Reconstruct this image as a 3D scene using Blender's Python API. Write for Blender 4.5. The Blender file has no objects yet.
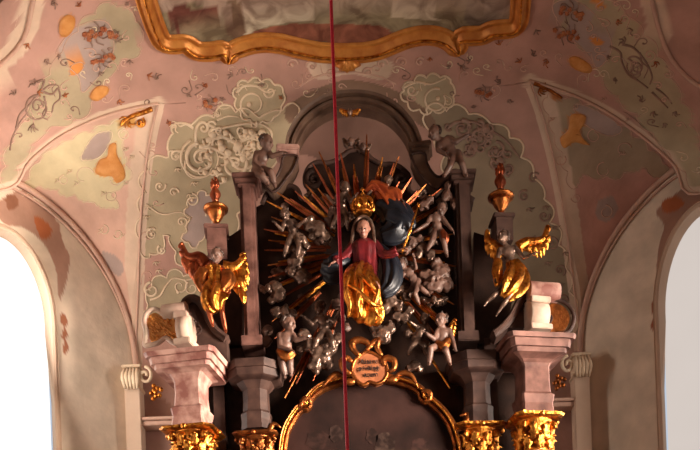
import bpy, bmesh, math, random
from mathutils import Vector, Matrix
from mathutils.bvhtree import BVHTree
PI = math.pi
S = bpy.context.scene
COL = S.collection
random.seed(7)

# ------------------------------------------------------------------ camera, light, exposure
F = 900.0                       # focal length in pixels of the 700 px wide frame
ROLL = math.radians(2.1)
CAM = Vector((-0.14, 0.0, 1.6))
V0 = 503.0                      # the frame sits this far above the horizon (rising front)
cs, sn = math.cos(ROLL), math.sin(ROLL)
cd = bpy.data.cameras.new('camera')
cam = bpy.data.objects.new('camera', cd); COL.objects.link(cam)
cam.location = CAM
cam.rotation_euler = (PI / 2, ROLL, 0)
cd.sensor_fit = 'HORIZONTAL'; cd.sensor_width = 36; cd.lens = F / 700 * 36
cd.shift_x = -V0 * sn / 700; cd.shift_y = V0 * cs / 700
cd.clip_end = 200
S.camera = cam

S.view_settings.view_transform = 'Standard'
S.view_settings.look = 'None'
S.view_settings.gamma = 1
S.view_settings.use_curve_mapping = False
S.view_settings.exposure = -0.22

w = bpy.data.worlds.new('sky'); S.world = w; w.use_nodes = True
w.node_tree.nodes['Background'].inputs[0].default_value = (0.75, 0.85, 1.0, 1)
w.node_tree.nodes['Background'].inputs[1].default_value = 0.8

def area(name, loc, target, sx, sy, power, color):
    l = bpy.data.lights.new(name, 'AREA'); l.shape = 'RECTANGLE'; l.size = sx; l.size_y = sy
    l.energy = power; l.color = color
    o = bpy.data.objects.new(name, l); COL.objects.link(o); o.location = loc
    d = Vector(target) - Vector(loc)
    o.rotation_euler = d.to_track_quat('-Z', 'Y').to_euler()
    return o
# daylight entering by the church's windows, with fill lamps added at right and behind
area('daylight_nave_left', (-6.7, 8.6, 5.2), (1.0, 11.5, 9.6), 2.2, 3.6, 105, (1.0, 0.84, 0.70))
area('daylight_nave_right', (6.7, 8.6, 6.0), (-5.4, 14.0, 6.8), 2.2, 3.6, 540, (1.0, 0.85, 0.70)).data.spread = math.radians(56)  # added beam, narrowed and aimed to brighten the left lunette and wall
area('daylight_apse_left', (-5.1, 13.6, 7.2), (1.0, 12.4, 8.8), 1.0, 3.4, 150, (1.0, 0.90, 0.80))
area('daylight_apse_right', (5.1, 13.3, 6.6), (-5.2, 13.6, 7.2), 1.0, 3.4, 95, (1.0, 0.86, 0.74)).data.spread = math.radians(110)
area('daylight_west', (-1.5, -2.6, 3.2), (0.0, 12.0, 10.0), 5.0, 4.0, 120, (1.0, 0.80, 0.64))  # warm fill added behind the camera; the front wall has no opening

# ------------------------------------------------------------------ helpers
def W(px, py, Y, d=0.0):
    """point of the place seen at pixel (px,py), at depth Y, d pixels nearer"""
    dx, dy = px - 350.0, 225.0 - py
    u = dx * cs + dy * sn; v = -dx * sn + dy * cs
    Y = Y - d * Y / F
    return Vector((CAM.x + u * Y / F, Y, CAM.z + (V0 + v) * Y / F))
def to_px(p):
    u = (p[0] - CAM.x) / p[1] * F; v = (p[2] - CAM.z) / p[1] * F - V0
    return 350 + u * cs - v * sn, 225 - (u * sn + v * cs)

def tag(o, label=None, cat=None, group=None, kind=None):
    if label: o['label'] = label
    if cat: o['category'] = cat
    if group: o['group'] = group
    if kind: o['kind'] = kind
    return o
def thing(name, loc, label, cat, group=None):
    o = bpy.data.objects.new(name, None); COL.objects.link(o); o.location = Vector(loc)
    o.empty_display_size = 0.1
    return tag(o, label, cat, group)
ROOTLOC = {}
def wloc(o):
    v = Vector((0, 0, 0))
    while o is not None:
        v += o.location; o = o.parent
    return v
def link_mesh(name, me, mats, parent=None, smooth=True):
    if not isinstance(mats, (list, tuple)): mats = [mats]
    if len(me.materials) == 0:
        for m in mats: me.materials.append(m)
    o = bpy.data.objects.new(name, me); COL.objects.link(o)
    if parent is not None:
        me.transform(Matrix.Translation(-wloc(parent)))
        o.parent = parent
    if smooth:
        me.polygons.foreach_set('use_smooth', [True] * len(me.polygons))
    return o
def obj(name, bm, mats, parent=None, smooth=False, recalc=True):
    """link a bmesh given in world coordinates; a top-level mesh gets its origin at its base"""
    if recalc: bmesh.ops.recalc_face_normals(bm, faces=bm.faces)
    me = bpy.data.meshes.new(name); bm.to_mesh(me); bm.free()
    if parent is not None:
        return link_mesh(name, me, mats, parent, smooth)
    xs = [v.co for v in me.vertices]
    c = Vector(((min(p.x for p in xs) + max(p.x for p in xs)) / 2, (min(p.y for p in xs) + max(p.y for p in xs)) / 2, min(p.z for p in xs)))
    me.transform(Matrix.Translation(-c))
    o = link_mesh(name, me, mats, None, smooth); o.location = c
    return o
def struct(name, bm, mats, smooth=False, parent=None, recalc=False):
    me = bpy.data.meshes.new(name)
    if recalc: bmesh.ops.recalc_face_normals(bm, faces=bm.faces)
    bm.to_mesh(me); bm.free()
    o = link_mesh(name, me, mats, parent, smooth)
    if parent is None: o['kind'] = 'structure'
    return o

def box(bm, c, s, rz=0.0, bev=0.0):
    m = Matrix.Translation(Vector(c)) @ Matrix.Rotation(rz, 4, 'Z') @ Matrix.Diagonal((s[0], s[1], s[2], 1))
    r = bmesh.ops.create_cube(bm, size=1, matrix=m)
    if bev > 0:
        es = {e for v in r['verts'] for e in v.link_edges}
        bmesh.ops.bevel(bm, geom=list(es), offset=bev, segments=2, affect='EDGES')
def sphere(bm, c, r, u=12, v=8, rot=None):
    if not isinstance(r, (tuple, list)): r = (r, r, r)
    m = Matrix.Translation(Vector(c))
    if rot is not None: m = m @ rot.to_4x4()
    m = m @ Matrix.Diagonal((r[0], r[1], r[2], 1))
    return bmesh.ops.create_uvsphere(bm, u_segments=u, v_segments=v, radius=1, matrix=m)
def frame_of(t):
    t = t.normalized()
    a = Vector((0, 0, 1)) if abs(t.z) < 0.9 else Vector((0, 1, 0))
    n = t.cross(a).normalized()
    return n, t.cross(n).normalized()
def tube(bm, pts, r, seg=8, flat=1.0, up=None, closed=False):
    """swept tube; r is a number or a list; flat squashes along the second axis"""
    pts = [Vector(p) for p in pts]; n = len(pts)
    if n < 2: return
    rs = r if isinstance(r, (list, tuple)) else [r] * n
    rings = []
    prev = None
    for i in range(n):
        if closed: t = pts[(i + 1) % n] - pts[i - 1]
        else: t = pts[min(i + 1, n - 1)] - pts[max(i - 1, 0)]
        if t.length < 1e-9: t = Vector((0, 0, 1))
        t.normalize()
        if up is not None:
            b = (up - t * up.dot(t))
            b = b.normalized() if b.length > 1e-6 else frame_of(t)[1]
            a = t.cross(b)
        elif prev is None:
            a, b = frame_of(t)
        else:
            a = prev - t * prev.dot(t)
            a = a.normalized() if a.length > 1e-6 else frame_of(t)[0]
            b = t.cross(a)
        prev = a
        ring = []
        for k in range(seg):
            th = 2 * PI * k / seg
            ring.append(bm.verts.new(pts[i] + a * math.cos(th) * rs[i] + b * math.sin(th) * rs[i] * flat))
        rings.append(ring)
    m = n if closed else n - 1
    for i in range(m):
        A, B = rings[i], rings[(i + 1) % n]
        for k in range(seg):
            bm.faces.new((A[k], A[(k + 1) % seg], B[(k + 1) % seg], B[k]))
    if not closed:
        bm.faces.new(rings[0][::-1]); bm.faces.new(rings[-1])
def loft(bm, rings, cap=True, closed=True):
    vs = [[bm.verts.new(p) for p in r] for r in rings]
    n = len(vs[0])
    for i in range(len(vs) - 1):
        for k in range(n if closed else n - 1):
            bm.faces.new((vs[i][k], vs[i][(k + 1) % n], vs[i + 1][(k + 1) % n], vs[i + 1][k]))
    if cap and closed:
        bm.faces.new(vs[0][::-1]); bm.faces.new(vs[-1])
def lathe(bm, c, prof, seg=20, lobes=0, amp=0.0):
    rings = []
    for r, z in prof:
        rings.append([Vector((c[0] + r * (1 + amp * math.cos(lobes * 2 * PI * k / seg)) * math.cos(2 * PI * k / seg),
                              c[1] + r * (1 + amp * math.cos(lobes * 2 * PI * k / seg)) * math.sin(2 * PI * k / seg), c[2] + z)) for k in range(seg)])
    loft(bm, rings)
def crom(pts, n=6, closed=False):
    P = [Vector(p) for p in pts]; out = []; N = len(P)
    rng = range(N) if closed else range(N - 1)
    for i in rng:
        p1, p2 = P[i], P[(i + 1) % N]
        p0 = P[i - 1] if (closed or i > 0) else p1 * 2 - p2
        p3 = P[(i + 2) % N] if (closed or i + 2 < N) else p2 * 2 - p1
        for k in range(n):
            t = k / n
            out.append(0.5 * ((2 * p1) + (p2 - p0) * t + (2 * p0 - 5 * p1 + 4 * p2 - p3) * t * t + (3 * p1 - p0 - 3 * p2 + p3) * t ** 3))
    if not closed: out.append(P[-1])
    return out
def prism(bm, poly, y0, y1):
    """poly of (x,z) extruded from y0 to y1"""
    a = [bm.verts.new((x, y0, z)) for x, z in poly]; b = [bm.verts.new((x, y1, z)) for x, z in poly]
    n = len(poly)
    bm.faces.new(a); bm.faces.new(b[::-1])
    for k in range(n): bm.faces.new((a[k], b[k], b[(k + 1) % n], a[(k + 1) % n]))

# ------------------------------------------------------------------ materials
def srgb(r, g, b):
    f = lambda c: (c / 255 / 12.92) if c / 255 <= 0.04045 else ((c / 255 + 0.055) / 1.055) ** 2.4
    return (f(r), f(g), f(b), 1)
def mat(name, col, col2=None, rough=0.6, metal=0.0, scale=8.0, bump=0.2, bscale=40.0, spec=0.5, attr=None, emis=0.0, lo=0.35, hi=0.65, bdist=0.02):
    m = bpy.data.materials.new(name); m.use_nodes = True
    nt = m.node_tree; N = nt.nodes; L = nt.links
    b = N['Principled BSDF']
    tc = N.new('ShaderNodeTexCoord')
    nz = N.new('ShaderNodeTexNoise'); nz.inputs['Scale'].default_value = scale; nz.inputs['Detail'].default_value = 6
    geo = N.new('ShaderNodeNewGeometry')
    L.new(geo.outputs['Position'], nz.inputs['Vector'])
    rp = N.new('ShaderNodeValToRGB'); rp.color_ramp.elements[0].position = lo; rp.color_ramp.elements[1].position = hi
    rp.color_ramp.elements[0].color = col; rp.color_ramp.elements[1].color = col2 or col
    L.new(nz.outputs['Fac'], rp.inputs['Fac'])
    if attr:
        a = N.new('ShaderNodeVertexColor'); a.layer_name = attr
        rp.color_ramp.elements[0].color = (0.80, 0.78, 0.76, 1); rp.color_ramp.elements[1].color = (1.08, 1.05, 1.04, 1)
        mx = N.new('ShaderNodeMix'); mx.data_type = 'RGBA'; mx.blend_type = 'MULTIPLY'; mx.inputs[0].default_value = 1
        L.new(a.outputs['Color'], mx.inputs[6]); L.new(rp.outputs['Color'], mx.inputs[7])
        L.new(mx.outputs[2], b.inputs['Base Color'])
    else:
        L.new(rp.outputs['Color'], b.inputs['Base Color'])
    b.inputs['Roughness'].default_value = rough; b.inputs['Metallic'].default_value = metal
    b.inputs['Specular IOR Level'].default_value = spec
    if bump > 0:
        n2 = N.new('ShaderNodeTexNoise'); n2.inputs['Scale'].default_value = bscale; n2.inputs['Detail'].default_value = 4
        L.new(geo.outputs['Position'], n2.inputs['Vector'])
        bp = N.new('ShaderNodeBump'); bp.inputs['Strength'].default_value = bump; bp.inputs['Distance'].default_value = bdist
        L.new(n2.outputs['Fac'], bp.inputs['Height']); L.new(bp.outputs['Normal'], b.inputs['Normal'])
    if emis > 0:
        b.inputs['Emission Color'].default_value = col; b.inputs['Emission Strength'].default_value = emis
    return m
M = {}
M['vault'] = mat('painted_plaster', (1, 1, 1, 1), rough=0.85, scale=1.7, bump=0.5, bscale=7, attr='paint', spec=0.2)
M['wall'] = mat('wall_plaster', srgb(196, 168, 146), srgb(208, 182, 160), rough=0.9, scale=1.5, bump=0.15, bscale=12, spec=0.2)
M['stucco'] = mat('cream_stucco', srgb(205, 180, 152), srgb(222, 200, 172), rough=0.75, scale=5, bump=0.3, bscale=30, spec=0.3)
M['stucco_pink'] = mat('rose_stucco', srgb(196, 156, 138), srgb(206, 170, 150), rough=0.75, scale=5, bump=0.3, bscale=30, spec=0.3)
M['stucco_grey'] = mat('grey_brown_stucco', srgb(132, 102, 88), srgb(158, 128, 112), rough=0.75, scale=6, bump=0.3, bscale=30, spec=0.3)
M['stucco_red'] = mat('russet_stucco', srgb(150, 78, 48), srgb(186, 120, 78), rough=0.7, scale=14, bump=0.3, bscale=30, spec=0.3)
M['ochre'] = mat('ochre_stucco', srgb(196, 128, 62), srgb(210, 148, 84), rough=0.6, scale=9, bump=0.3, bscale=40, spec=0.3)
M['gold'] = mat('gold_leaf', srgb(232, 158, 68), srgb(150, 80, 32), rough=0.32, metal=1.0, scale=13, bump=0.7, bscale=26, lo=.42, hi=.66)  # brown mottling imitates shadow between yellow highlights
M['gold_dull'] = mat('old_gold_leaf', srgb(180, 106, 52), srgb(112, 62, 32), rough=0.38, metal=0.9, scale=10, bump=0.4, bscale=30)
M['gold_red'] = mat('copper_gold_leaf', srgb(186, 98, 60), srgb(120, 58, 38), rough=0.38, metal=0.85, scale=6, bump=0.3, bscale=30)
M['gold_frame'] = mat('ochre_gilt_moulding', srgb(212, 142, 66), srgb(186, 112, 48), rough=0.42, metal=0.4, scale=6, bump=0.2, bscale=30)
M['silver'] = mat('silvered_wood', srgb(136, 110, 96), srgb(72, 54, 46), rough=0.33, metal=0.65, scale=12, bump=0.3, bscale=30)
M['flesh'] = mat('carved_flesh', srgb(112, 82, 70), srgb(84, 60, 52), rough=0.5, scale=9, bump=0.15, bscale=20)
M['flesh_pale'] = mat('painted_flesh', srgb(150, 106, 90), srgb(128, 86, 72), rough=0.42, scale=9, bump=0.05, bscale=20)
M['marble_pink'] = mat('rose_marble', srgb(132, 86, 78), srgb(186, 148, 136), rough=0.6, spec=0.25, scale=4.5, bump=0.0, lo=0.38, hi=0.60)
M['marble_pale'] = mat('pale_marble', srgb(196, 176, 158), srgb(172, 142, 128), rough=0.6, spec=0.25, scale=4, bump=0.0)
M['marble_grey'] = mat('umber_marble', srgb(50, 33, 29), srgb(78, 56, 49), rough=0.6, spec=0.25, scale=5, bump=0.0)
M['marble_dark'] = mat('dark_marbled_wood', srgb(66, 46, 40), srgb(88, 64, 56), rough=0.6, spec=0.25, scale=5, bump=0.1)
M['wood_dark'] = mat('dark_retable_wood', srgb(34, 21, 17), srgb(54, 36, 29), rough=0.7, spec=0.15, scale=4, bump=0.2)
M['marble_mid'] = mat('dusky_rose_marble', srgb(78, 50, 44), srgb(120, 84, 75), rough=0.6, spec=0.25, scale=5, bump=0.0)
M['arch_stone'] = mat('brown_moulded_stone', srgb(84, 60, 48), srgb(108, 82, 66), rough=0.6, scale=4, bump=0.15)
M['red_robe'] = mat('crimson_robe', srgb(118, 34, 38), srgb(80, 24, 30), rough=0.32, metal=0.35, scale=9, bump=0.2)
M['blue_robe'] = mat('midnight_blue_mantle', srgb(30, 34, 44), srgb(16, 18, 26), rough=0.4, metal=0.2, scale=8, bump=0.2)
M['orange_robe'] = mat('orange_robe', srgb(190, 92, 46), srgb(140, 58, 32), rough=0.35, metal=0.5, scale=8, bump=0.2)
M['hair'] = mat('dark_hair', srgb(46, 34, 30), srgb(70, 50, 40), rough=0.5, scale=30, bump=0.3)
M['cord'] = mat('red_cord', srgb(255, 62, 96), srgb(235, 48, 80), rough=0.6, scale=60, bump=0.2, bscale=120)
M['letter'] = mat('dark_lettering', srgb(46, 28, 20), rough=0.6, bump=0)
M['floor'] = mat('stone_floor', srgb(150, 128, 112), srgb(170, 148, 130), rough=0.5, scale=2, bump=0.1)
M['paint_dark'] = mat('dark_oil_paint', srgb(30, 19, 17), srgb(54, 34, 30), rough=0.7, spec=0.1, scale=1.6, bump=0.05)
def emat(name, col, strength):
    m = bpy.data.materials.new(name); m.use_nodes = True; nt = m.node_tree
    nt.nodes.remove(nt.nodes['Principled BSDF'])
    e = nt.nodes.new('ShaderNodeEmission'); e.inputs[1].default_value = strength
    geo = nt.nodes.new('ShaderNodeNewGeometry')
    nz = nt.nodes.new('ShaderNodeTexNoise'); nz.inputs['Scale'].default_value = 0.9
    rp = nt.nodes.new('ShaderNodeValToRGB')
    rp.color_ramp.elements[0].color = [c * 0.93 for c in col[:3]] + [1]; rp.color_ramp.elements[1].color = col
    nt.links.new(geo.outputs['Position'], nz.inputs['Vector']); nt.links.new(nz.outputs['Fac'], rp.inputs['Fac'])
    nt.links.new(rp.outputs['Color'], e.inputs[0]); nt.links.new(e.outputs[0], nt.nodes['Material Output'].inputs[0])
    return m
M['pane_left'] = emat('daylit_frosted_glass', srgb(255, 252, 246), 1.5)
M['pane_right'] = emat('milky_frosted_glass', srgb(222, 210, 202), 1.1)

# ------------------------------------------------------------------ the vault
def rho(x, y):
    q = max(0.0, (y - 11.6) / 4.4); p = abs(x) / 7.0
    return (p ** 2.5 + q ** 2.5) ** 0.4
ZS, ZR = 8.0, 3.4
def Zm(x, y):
    r = rho(x, y)
    return ZS + ZR * math.sqrt(max(0.0, 1 - r * r))
def ywall(x):
    return 11.6 + 4.4 * max(0.0, 1 - (min(abs(x), 7) / 7) ** 2.5) ** 0.4
def cast_main(px, py):
    a = W(px, py, 1.0) - CAM
    t = 6.0
    while t < 20:
        p = CAM + a * t
        if p.z > Zm(p.x, p.y) or rho(p.x, p.y) >= 1: break
        t += 0.02
    lo, hi = t - 0.02, t
    for _ in range(20):
        m = (lo + hi) / 2; p = CAM + a * m
        if p.z > Zm(p.x, p.y) or rho(p.x, p.y) >= 1: hi = m
        else: lo = m
    return CAM + a * lo
def resample(pts, n, ease=0):
    """n+1 points evenly along a polyline of 2-D vectors"""
    d = [0]
    for i in range(1, len(pts)): d.append(d[-1] + (pts[i] - pts[i - 1]).length)
    out = []
    for k in range(n + 1):
        s = k / n
        if ease == 1: s = 1 - math.cos(s * PI / 2)           # dense at the start
        if ease == 2: s = math.sin(s * PI / 2)               # dense at the end
        s *= d[-1]
        i = 1
        while i < len(d) - 1 and d[i] < s: i += 1
        f = (s - d[i - 1]) / max(1e-9, d[i] - d[i - 1])
        out.append(pts[i - 1].lerp(pts[i], min(1, max(0, f))))
    return out
def plan(pxs): return [cast_main(*p).to_2d() for p in pxs]
V2 = lambda x, y: Vector((x, y))
NA, NB, NC = 120, 56, 46
def side_curves(far1, near1, far2, sx):
    """groin curves (plan): far leg, near leg of lunette one; far, near leg of lunette two"""
    x0 = plan([far1[-1]])[0].x
    f1 = [V2(x0, ywall(x0) - 0.002)] + plan(far1[::-1])[1:]
    n1 = [f1[-1]] + plan(near1[1:]) + [V2(6.93 * sx, 12.35)]
    f2 = [V2(6.95 * sx, 12.0)] + plan(far2) + [V2(3.68 * sx, 10.4), V2(3.45 * sx, 9.2)]
    n2 = [f2[-1], V2(3.4 * sx, 8.4), V2(4.4 * sx, 7.2), V2(6.99 * sx, 6.4)]
    sm = lambda c: [p.to_2d() for p in crom([p.to_3d() for p in c], 6)]
    return (resample(sm(f1), NA, 1), resample(sm(n1), NB, 2), resample(sm(f2), NC, 1), resample(sm(n2), NC, 2))
CL = side_curves([(158, 103), (150, 138), (144, 180), (140, 230), (138, 290), (136, 340), (135, 374)],
                 [(158, 103), (130, 108), (100, 117), (60, 136), (30, 160), (0, 190)], [(0, 64), (33, 0)], -1)
CR = side_curves([(530, 80), (544, 120), (555, 165), (565, 220), (573, 280), (579, 330), (582, 362)],
                 [(530, 80), (570, 93), (605, 110), (645, 138), (675, 165), (700, 193)], [(700, 86), (652, 0)], 1)
def rows_of(C):
    f1, n1, f2, n2 = C
    r = list(f1) + list(n1[1:]) + list(f2) + list(n2[1:])
    for k in range(1, 9): r.append(V2(math.copysign(6.999, r[0].x), 6.4 - (9.4 / 8) * k))
    return r
RL, RR = rows_of(CL), rows_of(CR)
assert len(RL) == len(RR)
NX = 380
def shell_mesh(name, rows, mats, paint=None):
    me = bpy.data.meshes.new(name)
    nr, nc = len(rows), len(rows[0])
    verts = [tuple(p) for r in rows for p in r]
    faces = [(i * nc + k, i * nc + k + 1, (i + 1) * nc + k + 1, (i + 1) * nc + k) for i in range(nr - 1) for k in range(nc - 1)]
    me.from_pydata(verts, [], faces); me.update()
    if paint:
        a = me.color_attributes.new('paint', 'FLOAT_COLOR', 'POINT')
        cols = []
        for v in verts: cols.extend(paint(Vector(v)))
        a.data.foreach_set('color', cols)
    o = link_mesh(name, me, mats, None, True)
    o['kind'] = 'structure'
    return o

# painted fields, given by their outlines on the plaster
def inpoly(x, y, P):
    c = False; j = len(P) - 1
    for i in range(len(P)):
        if (P[i][1] > y) != (P[j][1] > y) and x < (P[j][0] - P[i][0]) * (y - P[i][1]) / (P[j][1] - P[i][1]) + P[i][0]: c = not c
        j = i
    return c
class Field:
    def __init__(s, pts, col, closed=True, sm=4, sc=0, wl=20):
        P = [Vector((a, b, 0)) for a, b in pts]
        P = crom(P, sm, True) if sm > 1 else P
        if sc:      # shell-like scalloped edge
            Q = []; n = len(P)
            for i in range(n):
                a, b = P[i], P[(i + 1) % n]; k = max(1, int((b - a).length / 2.0)); Q += [a.lerp(b, j / k) for j in range(k)]
            L = sum((Q[i] - Q[i - 1]).length for i in range(len(Q))); nw = max(3, round(L / wl)); d = 0; out = []
            ar = sum(Q[i - 1].x * Q[i].y - Q[i].x * Q[i - 1].y for i in range(len(Q))); sg = 1 if ar > 0 else -1
            for i in range(len(Q)):
                t = (Q[(i + 1) % len(Q)] - Q[i - 1]); t = t.normalized() if t.length > 1e-6 else Vector((1, 0, 0))
                o = abs(math.sin(PI * nw * d / L)) ** .7 - .5; d += (Q[(i + 1) % len(Q)] - Q[i]).length
                out.append(Q[i] + Vector((t.y, -t.x, 0)) * sg * o * sc * (1 + .4 * math.sin(d * .07)))
            P = out
        s.P = [(p.x, p.y) for p in P]
        s.c = col
        s.b = (min(p[0] for p in s.P), max(p[0] for p in s.P), min(p[1] for p in s.P), max(p[1] for p in s.P))
    def has(s, x, y):
        return s.b[0] <= x <= s.b[1] and s.b[2] <= y <= s.b[3] and inpoly(x, y, s.P)
PINK = srgb(184, 144, 130); PINKL = srgb(208, 170, 152); CREAM = srgb(206, 192, 156); GREEN = srgb(176, 160, 132)
LILAC = srgb(172, 152, 144); BAND = srgb(212, 186, 164); ORANGE = srgb(214, 142, 76); BROWN = srgb(158, 116, 98); OCHRE = srgb(222, 158, 72)
main_fields = [
    # left haunch
    Field([(8, 190), (4, 160), (30, 110), (55, 62), (85, 20), (110, 4), (136, 18), (140, 50), (120, 62), (100, 92), (78, 120), (50, 128), (24, 158)], GREEN, sc=5, wl=26),
    Field([(57, 50), (75, 28), (100, 20), (112, 30), (112, 58), (92, 84), (82, 92), (78, 76), (60, 60)], LILAC),
    Field([(60, 20), (68, 14), (75, 18), (73, 28), (66, 36), (59, 33)], ORANGE),
    Field([(71, 66), (80, 62), (84, 66), (78, 74), (70, 75)], ORANGE),
    Field([(91, 92), (97, 86), (107, 86), (108, 92), (98, 100), (90, 98)], ORANGE),
    # right haunch
    Field([(560, -6), (600, -6), (640, 28), (668, 70), (690, 118), (702, 160), (702, 196), (680, 168), (655, 138), (632, 112), (606, 86), (596, 62), (575, 40), (556, 20)], GREEN, sc=5, wl=26),
    Field([(552, 6), (575, 0), (602, 22), (612, 48), (598, 68), (586, 52), (566, 32)], LILAC),
    Field([(569, 58), (577, 56), (590, 64), (592, 71), (584, 72), (572, 66)], ORANGE),
    Field([(588, -2), (600, -2), (606, 7), (598, 7)], ORANGE),
    Field([(591, 37), (598, 37), (603, 42), (598, 46), (592, 42)], ORANGE),
    # behind the altar, left
    Field([(146, 168), (170, 152), (172, 128), (196, 122), (230, 108), (262, 116), (292, 106), (300, 128), (278, 160), (250, 182), (236, 230), (240, 262), (200, 262), (178, 262), (170, 234), (150, 258), (138, 236), (142, 204)], GREEN, sc=7, wl=24),
    Field([(186, 206), (206, 192), (214, 214), (206, 232), (196, 246), (184, 238), (190, 222)], LILAC, sc=4, wl=14),
    Field([(150, 286), (176, 272), (196, 282), (206, 300), (196, 318), (172, 312), (150, 316)], GREEN, sc=5, wl=20),
    # behind the altar, right
    Field([(424, 112), (456, 108), (490, 122), (512, 136), (530, 168), (545, 196), (556, 230), (566, 262), (574, 320), (560, 350), (520, 330), (470, 290), (455, 200), (440, 150)], srgb(150, 134, 112), sc=7, wl=24),  # green darkened to paint in the altar's shadow
    # inside and above the arch
    Field([(296, 152), (302, 132), (318, 116), (350, 104), (384, 110), (404, 126), (416, 150), (420, 200), (350, 205), (326, 196), (318, 160)], srgb(138, 106, 94)),  # brown stands in for the shade inside the arch
    Field([(236, 86), (262, 80), (284, 92), (276, 116), (254, 122), (238, 108)], GREEN, sc=4, wl=14),
    Field([(402, 90), (424, 76), (450, 80), (452, 104), (430, 112), (410, 106)], GREEN, sc=4, wl=14),
    Field([(286, 108), (318, 88), (350, 80), (390, 88), (424, 108), (436, 124), (424, 128), (390, 104), (350, 94), (316, 106), (292, 124)], srgb(136, 110, 92)),  # shadow of the arch on the vault, painted as a darker band
    Field([(308, 62), (350, 58), (392, 62), (384, 80), (350, 74), (318, 80)], BAND),
]
def band_dist(p, curve):
    best = 9
    for i in range(0, len(curve) - 2, 2):
        a, b = curve[i], curve[i + 2]; d = b - a
        t = max(0, min(1, (p - a).dot(d) / max(1e-9, d.dot(d)))); q = (a + d * t - p).length
        if q < best: best = q
    return best
def paint_main(v):
    if v.y < 4: return PINK
    x, y = to_px(v)
    c = PINK
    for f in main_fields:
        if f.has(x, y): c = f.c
    p = v.to_2d(); 
    if abs(v.x) > 2.2:
        C = CL if v.x < 0 else CR
        if v.y > 12.2:
            if band_dist(p, C[0]) < 0.10 or band_dist(p, C[1]) < 0.07: c = BAND
        elif band_dist(p, C[2]) < 0.14: c = BAND
    return c
def centre_y(i):
    if i <= NA: return 16 - 2.6 * i / NA
    i -= NA
    if i <= NB: return 13.4 - 1.05 * i / NB
    i -= NB + 1
    if i < 0: return 12.35
    if i <= NC: return 12.0 - 2.8 * i / NC
    i -= NC
    if i <= NC: return 9.2 - 2.8 * i / NC
    return 6.4 - 9.4 / 8 * (i - NC)
rows = []
for i in range(len(RL)):
    a, b = RL[i], RR[i]; row = []
    dec = max(0.0, 1 - i / NA)
    for k in range(NX + 1):
        s = k / NX
        s = s * 0.55 + 0.45 * (1 - math.cos(PI * s)) / 2
        p = a.lerp(b, s)
        xw = RL[0].lerp(RR[0], s).x
        T = centre_y(i) + (ywall(xw) - 16) * dec
        win = max(1 - abs(2 * s - 1) ** 5, dec ** 3)
        p = V2(p.x, p.y + (T - p.y) * win)
        row.append(Vector((p.x, p.y, Zm(p.x, p.y))))
    rows.append(row)
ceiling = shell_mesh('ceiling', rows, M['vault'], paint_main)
STRUCT = [ceiling]

lun_left = [
    Field([(20, 196), (40, 160), (70, 140), (100, 128), (124, 122), (122, 150), (130, 178), (112, 192), (118, 208), (100, 206), (86, 200), (60, 192), (40, 186)], CREAM, sc=4, wl=20),
    Field([(84, 150), (96, 134), (112, 132), (108, 146), (98, 158), (82, 160)], LILAC),
    Field([(109, 145), (116, 143), (117, 154), (124, 168), (125, 178), (117, 183), (112, 176), (104, 176), (95, 172), (99, 160), (107, 156)], OCHRE),
    Field([(118, 122), (130, 114), (150, 104), (154, 108), (142, 124), (122, 128)], srgb(200, 150, 84)),
    Field([(102, 252), (116, 256), (124, 268), (118, 276), (108, 266)], LILAC),
]
lun_right = [
    Field([(545, 96), (574, 100), (600, 112), (634, 136), (668, 168), (660, 178), (640, 168), (620, 176), (600, 178), (582, 176), (574, 190), (566, 172), (560, 150), (552, 130)], srgb(172, 152, 128), sc=5, wl=20),  # right lunette tones darker than the left, shade put into the colour
    Field([(576, 104), (600, 112), (622, 128), (612, 136), (594, 130), (578, 118)], LILAC),
    Field([(570, 116), (578, 113), (586, 116), (584, 124), (580, 130), (584, 140), (590, 145), (574, 142), (564, 148), (560, 138), (568, 130)], srgb(206, 134, 62)),
    Field([(530, 80), (545, 84), (562, 96), (556, 100), (536, 92)], srgb(190, 124, 76)),
    Field([(598, 202), (612, 196), (618, 210), (606, 222), (596, 216)], LILAC),
]
def paint_lun(fs, sx):
    def f(v):
        x, y = to_px(v)
        if v.y < 12.2: return BROWN
        c = PINKL if sx < 0 else srgb(196, 150, 136)  # left ground painted lighter, right darker, after the light on each side
        for fd in fs:
            if fd.has(x, y): c = fd.c
        C = CL if sx < 0 else CR
        d = band_dist(v.to_2d(), C[0])
        if d < 0.22 and v.x * sx < 3.95: c = BAND
        return c
    return f
def lunette(name, far, near, h, fs, sx):
    """vault of a window bay: ruled between the wall arch and the groin"""
    A, B = far[0], near[-1]
    G = list(far) + list(near[1:])
    n0 = len(far) - 1; n1 = len(near) - 1
    wallpts = []; grid = []
    NT = 34
    for i, g in enumerate(G):
        if i <= n0: f = i / n0; c = -math.cos(f * PI / 2)
        else: f = (i - n0) / n1; c = math.sin(f * PI / 2)
        base = A.lerp(B, (c + 1) / 2)
        wz = ZS + h * math.sqrt(max(0, 1 - c * c))
        p0 = Vector((base.x, base.y, wz)); p1 = Vector((g.x, g.y, Zm(g.x, g.y)))
        wallpts.append(p0)
        grid.append([p0.lerp(p1, k / NT) for k in range(NT + 1)])
    return shell_mesh(name, grid, M['vault'], paint_lun(fs, sx)), wallpts, A, B
l1, wp1, A1, B1 = lunette('ceiling_lunette_left', CL[0], CL[1], 2.35, lun_left, -1)
r1, wq1, A2, B2 = lunette('ceiling_lunette_right', CR[0], CR[1], 2.35, lun_right, 1)
l2, wp2, A3, B3 = lunette('ceiling_nave_lunette_left', CL[2], CL[3], 2.2, [], -1)
r2, wq2, A4, B4 = lunette('ceiling_nave_lunette_right', CR[2], CR[3], 2.2, [], 1)
STRUCT += [l1, r1]

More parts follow.
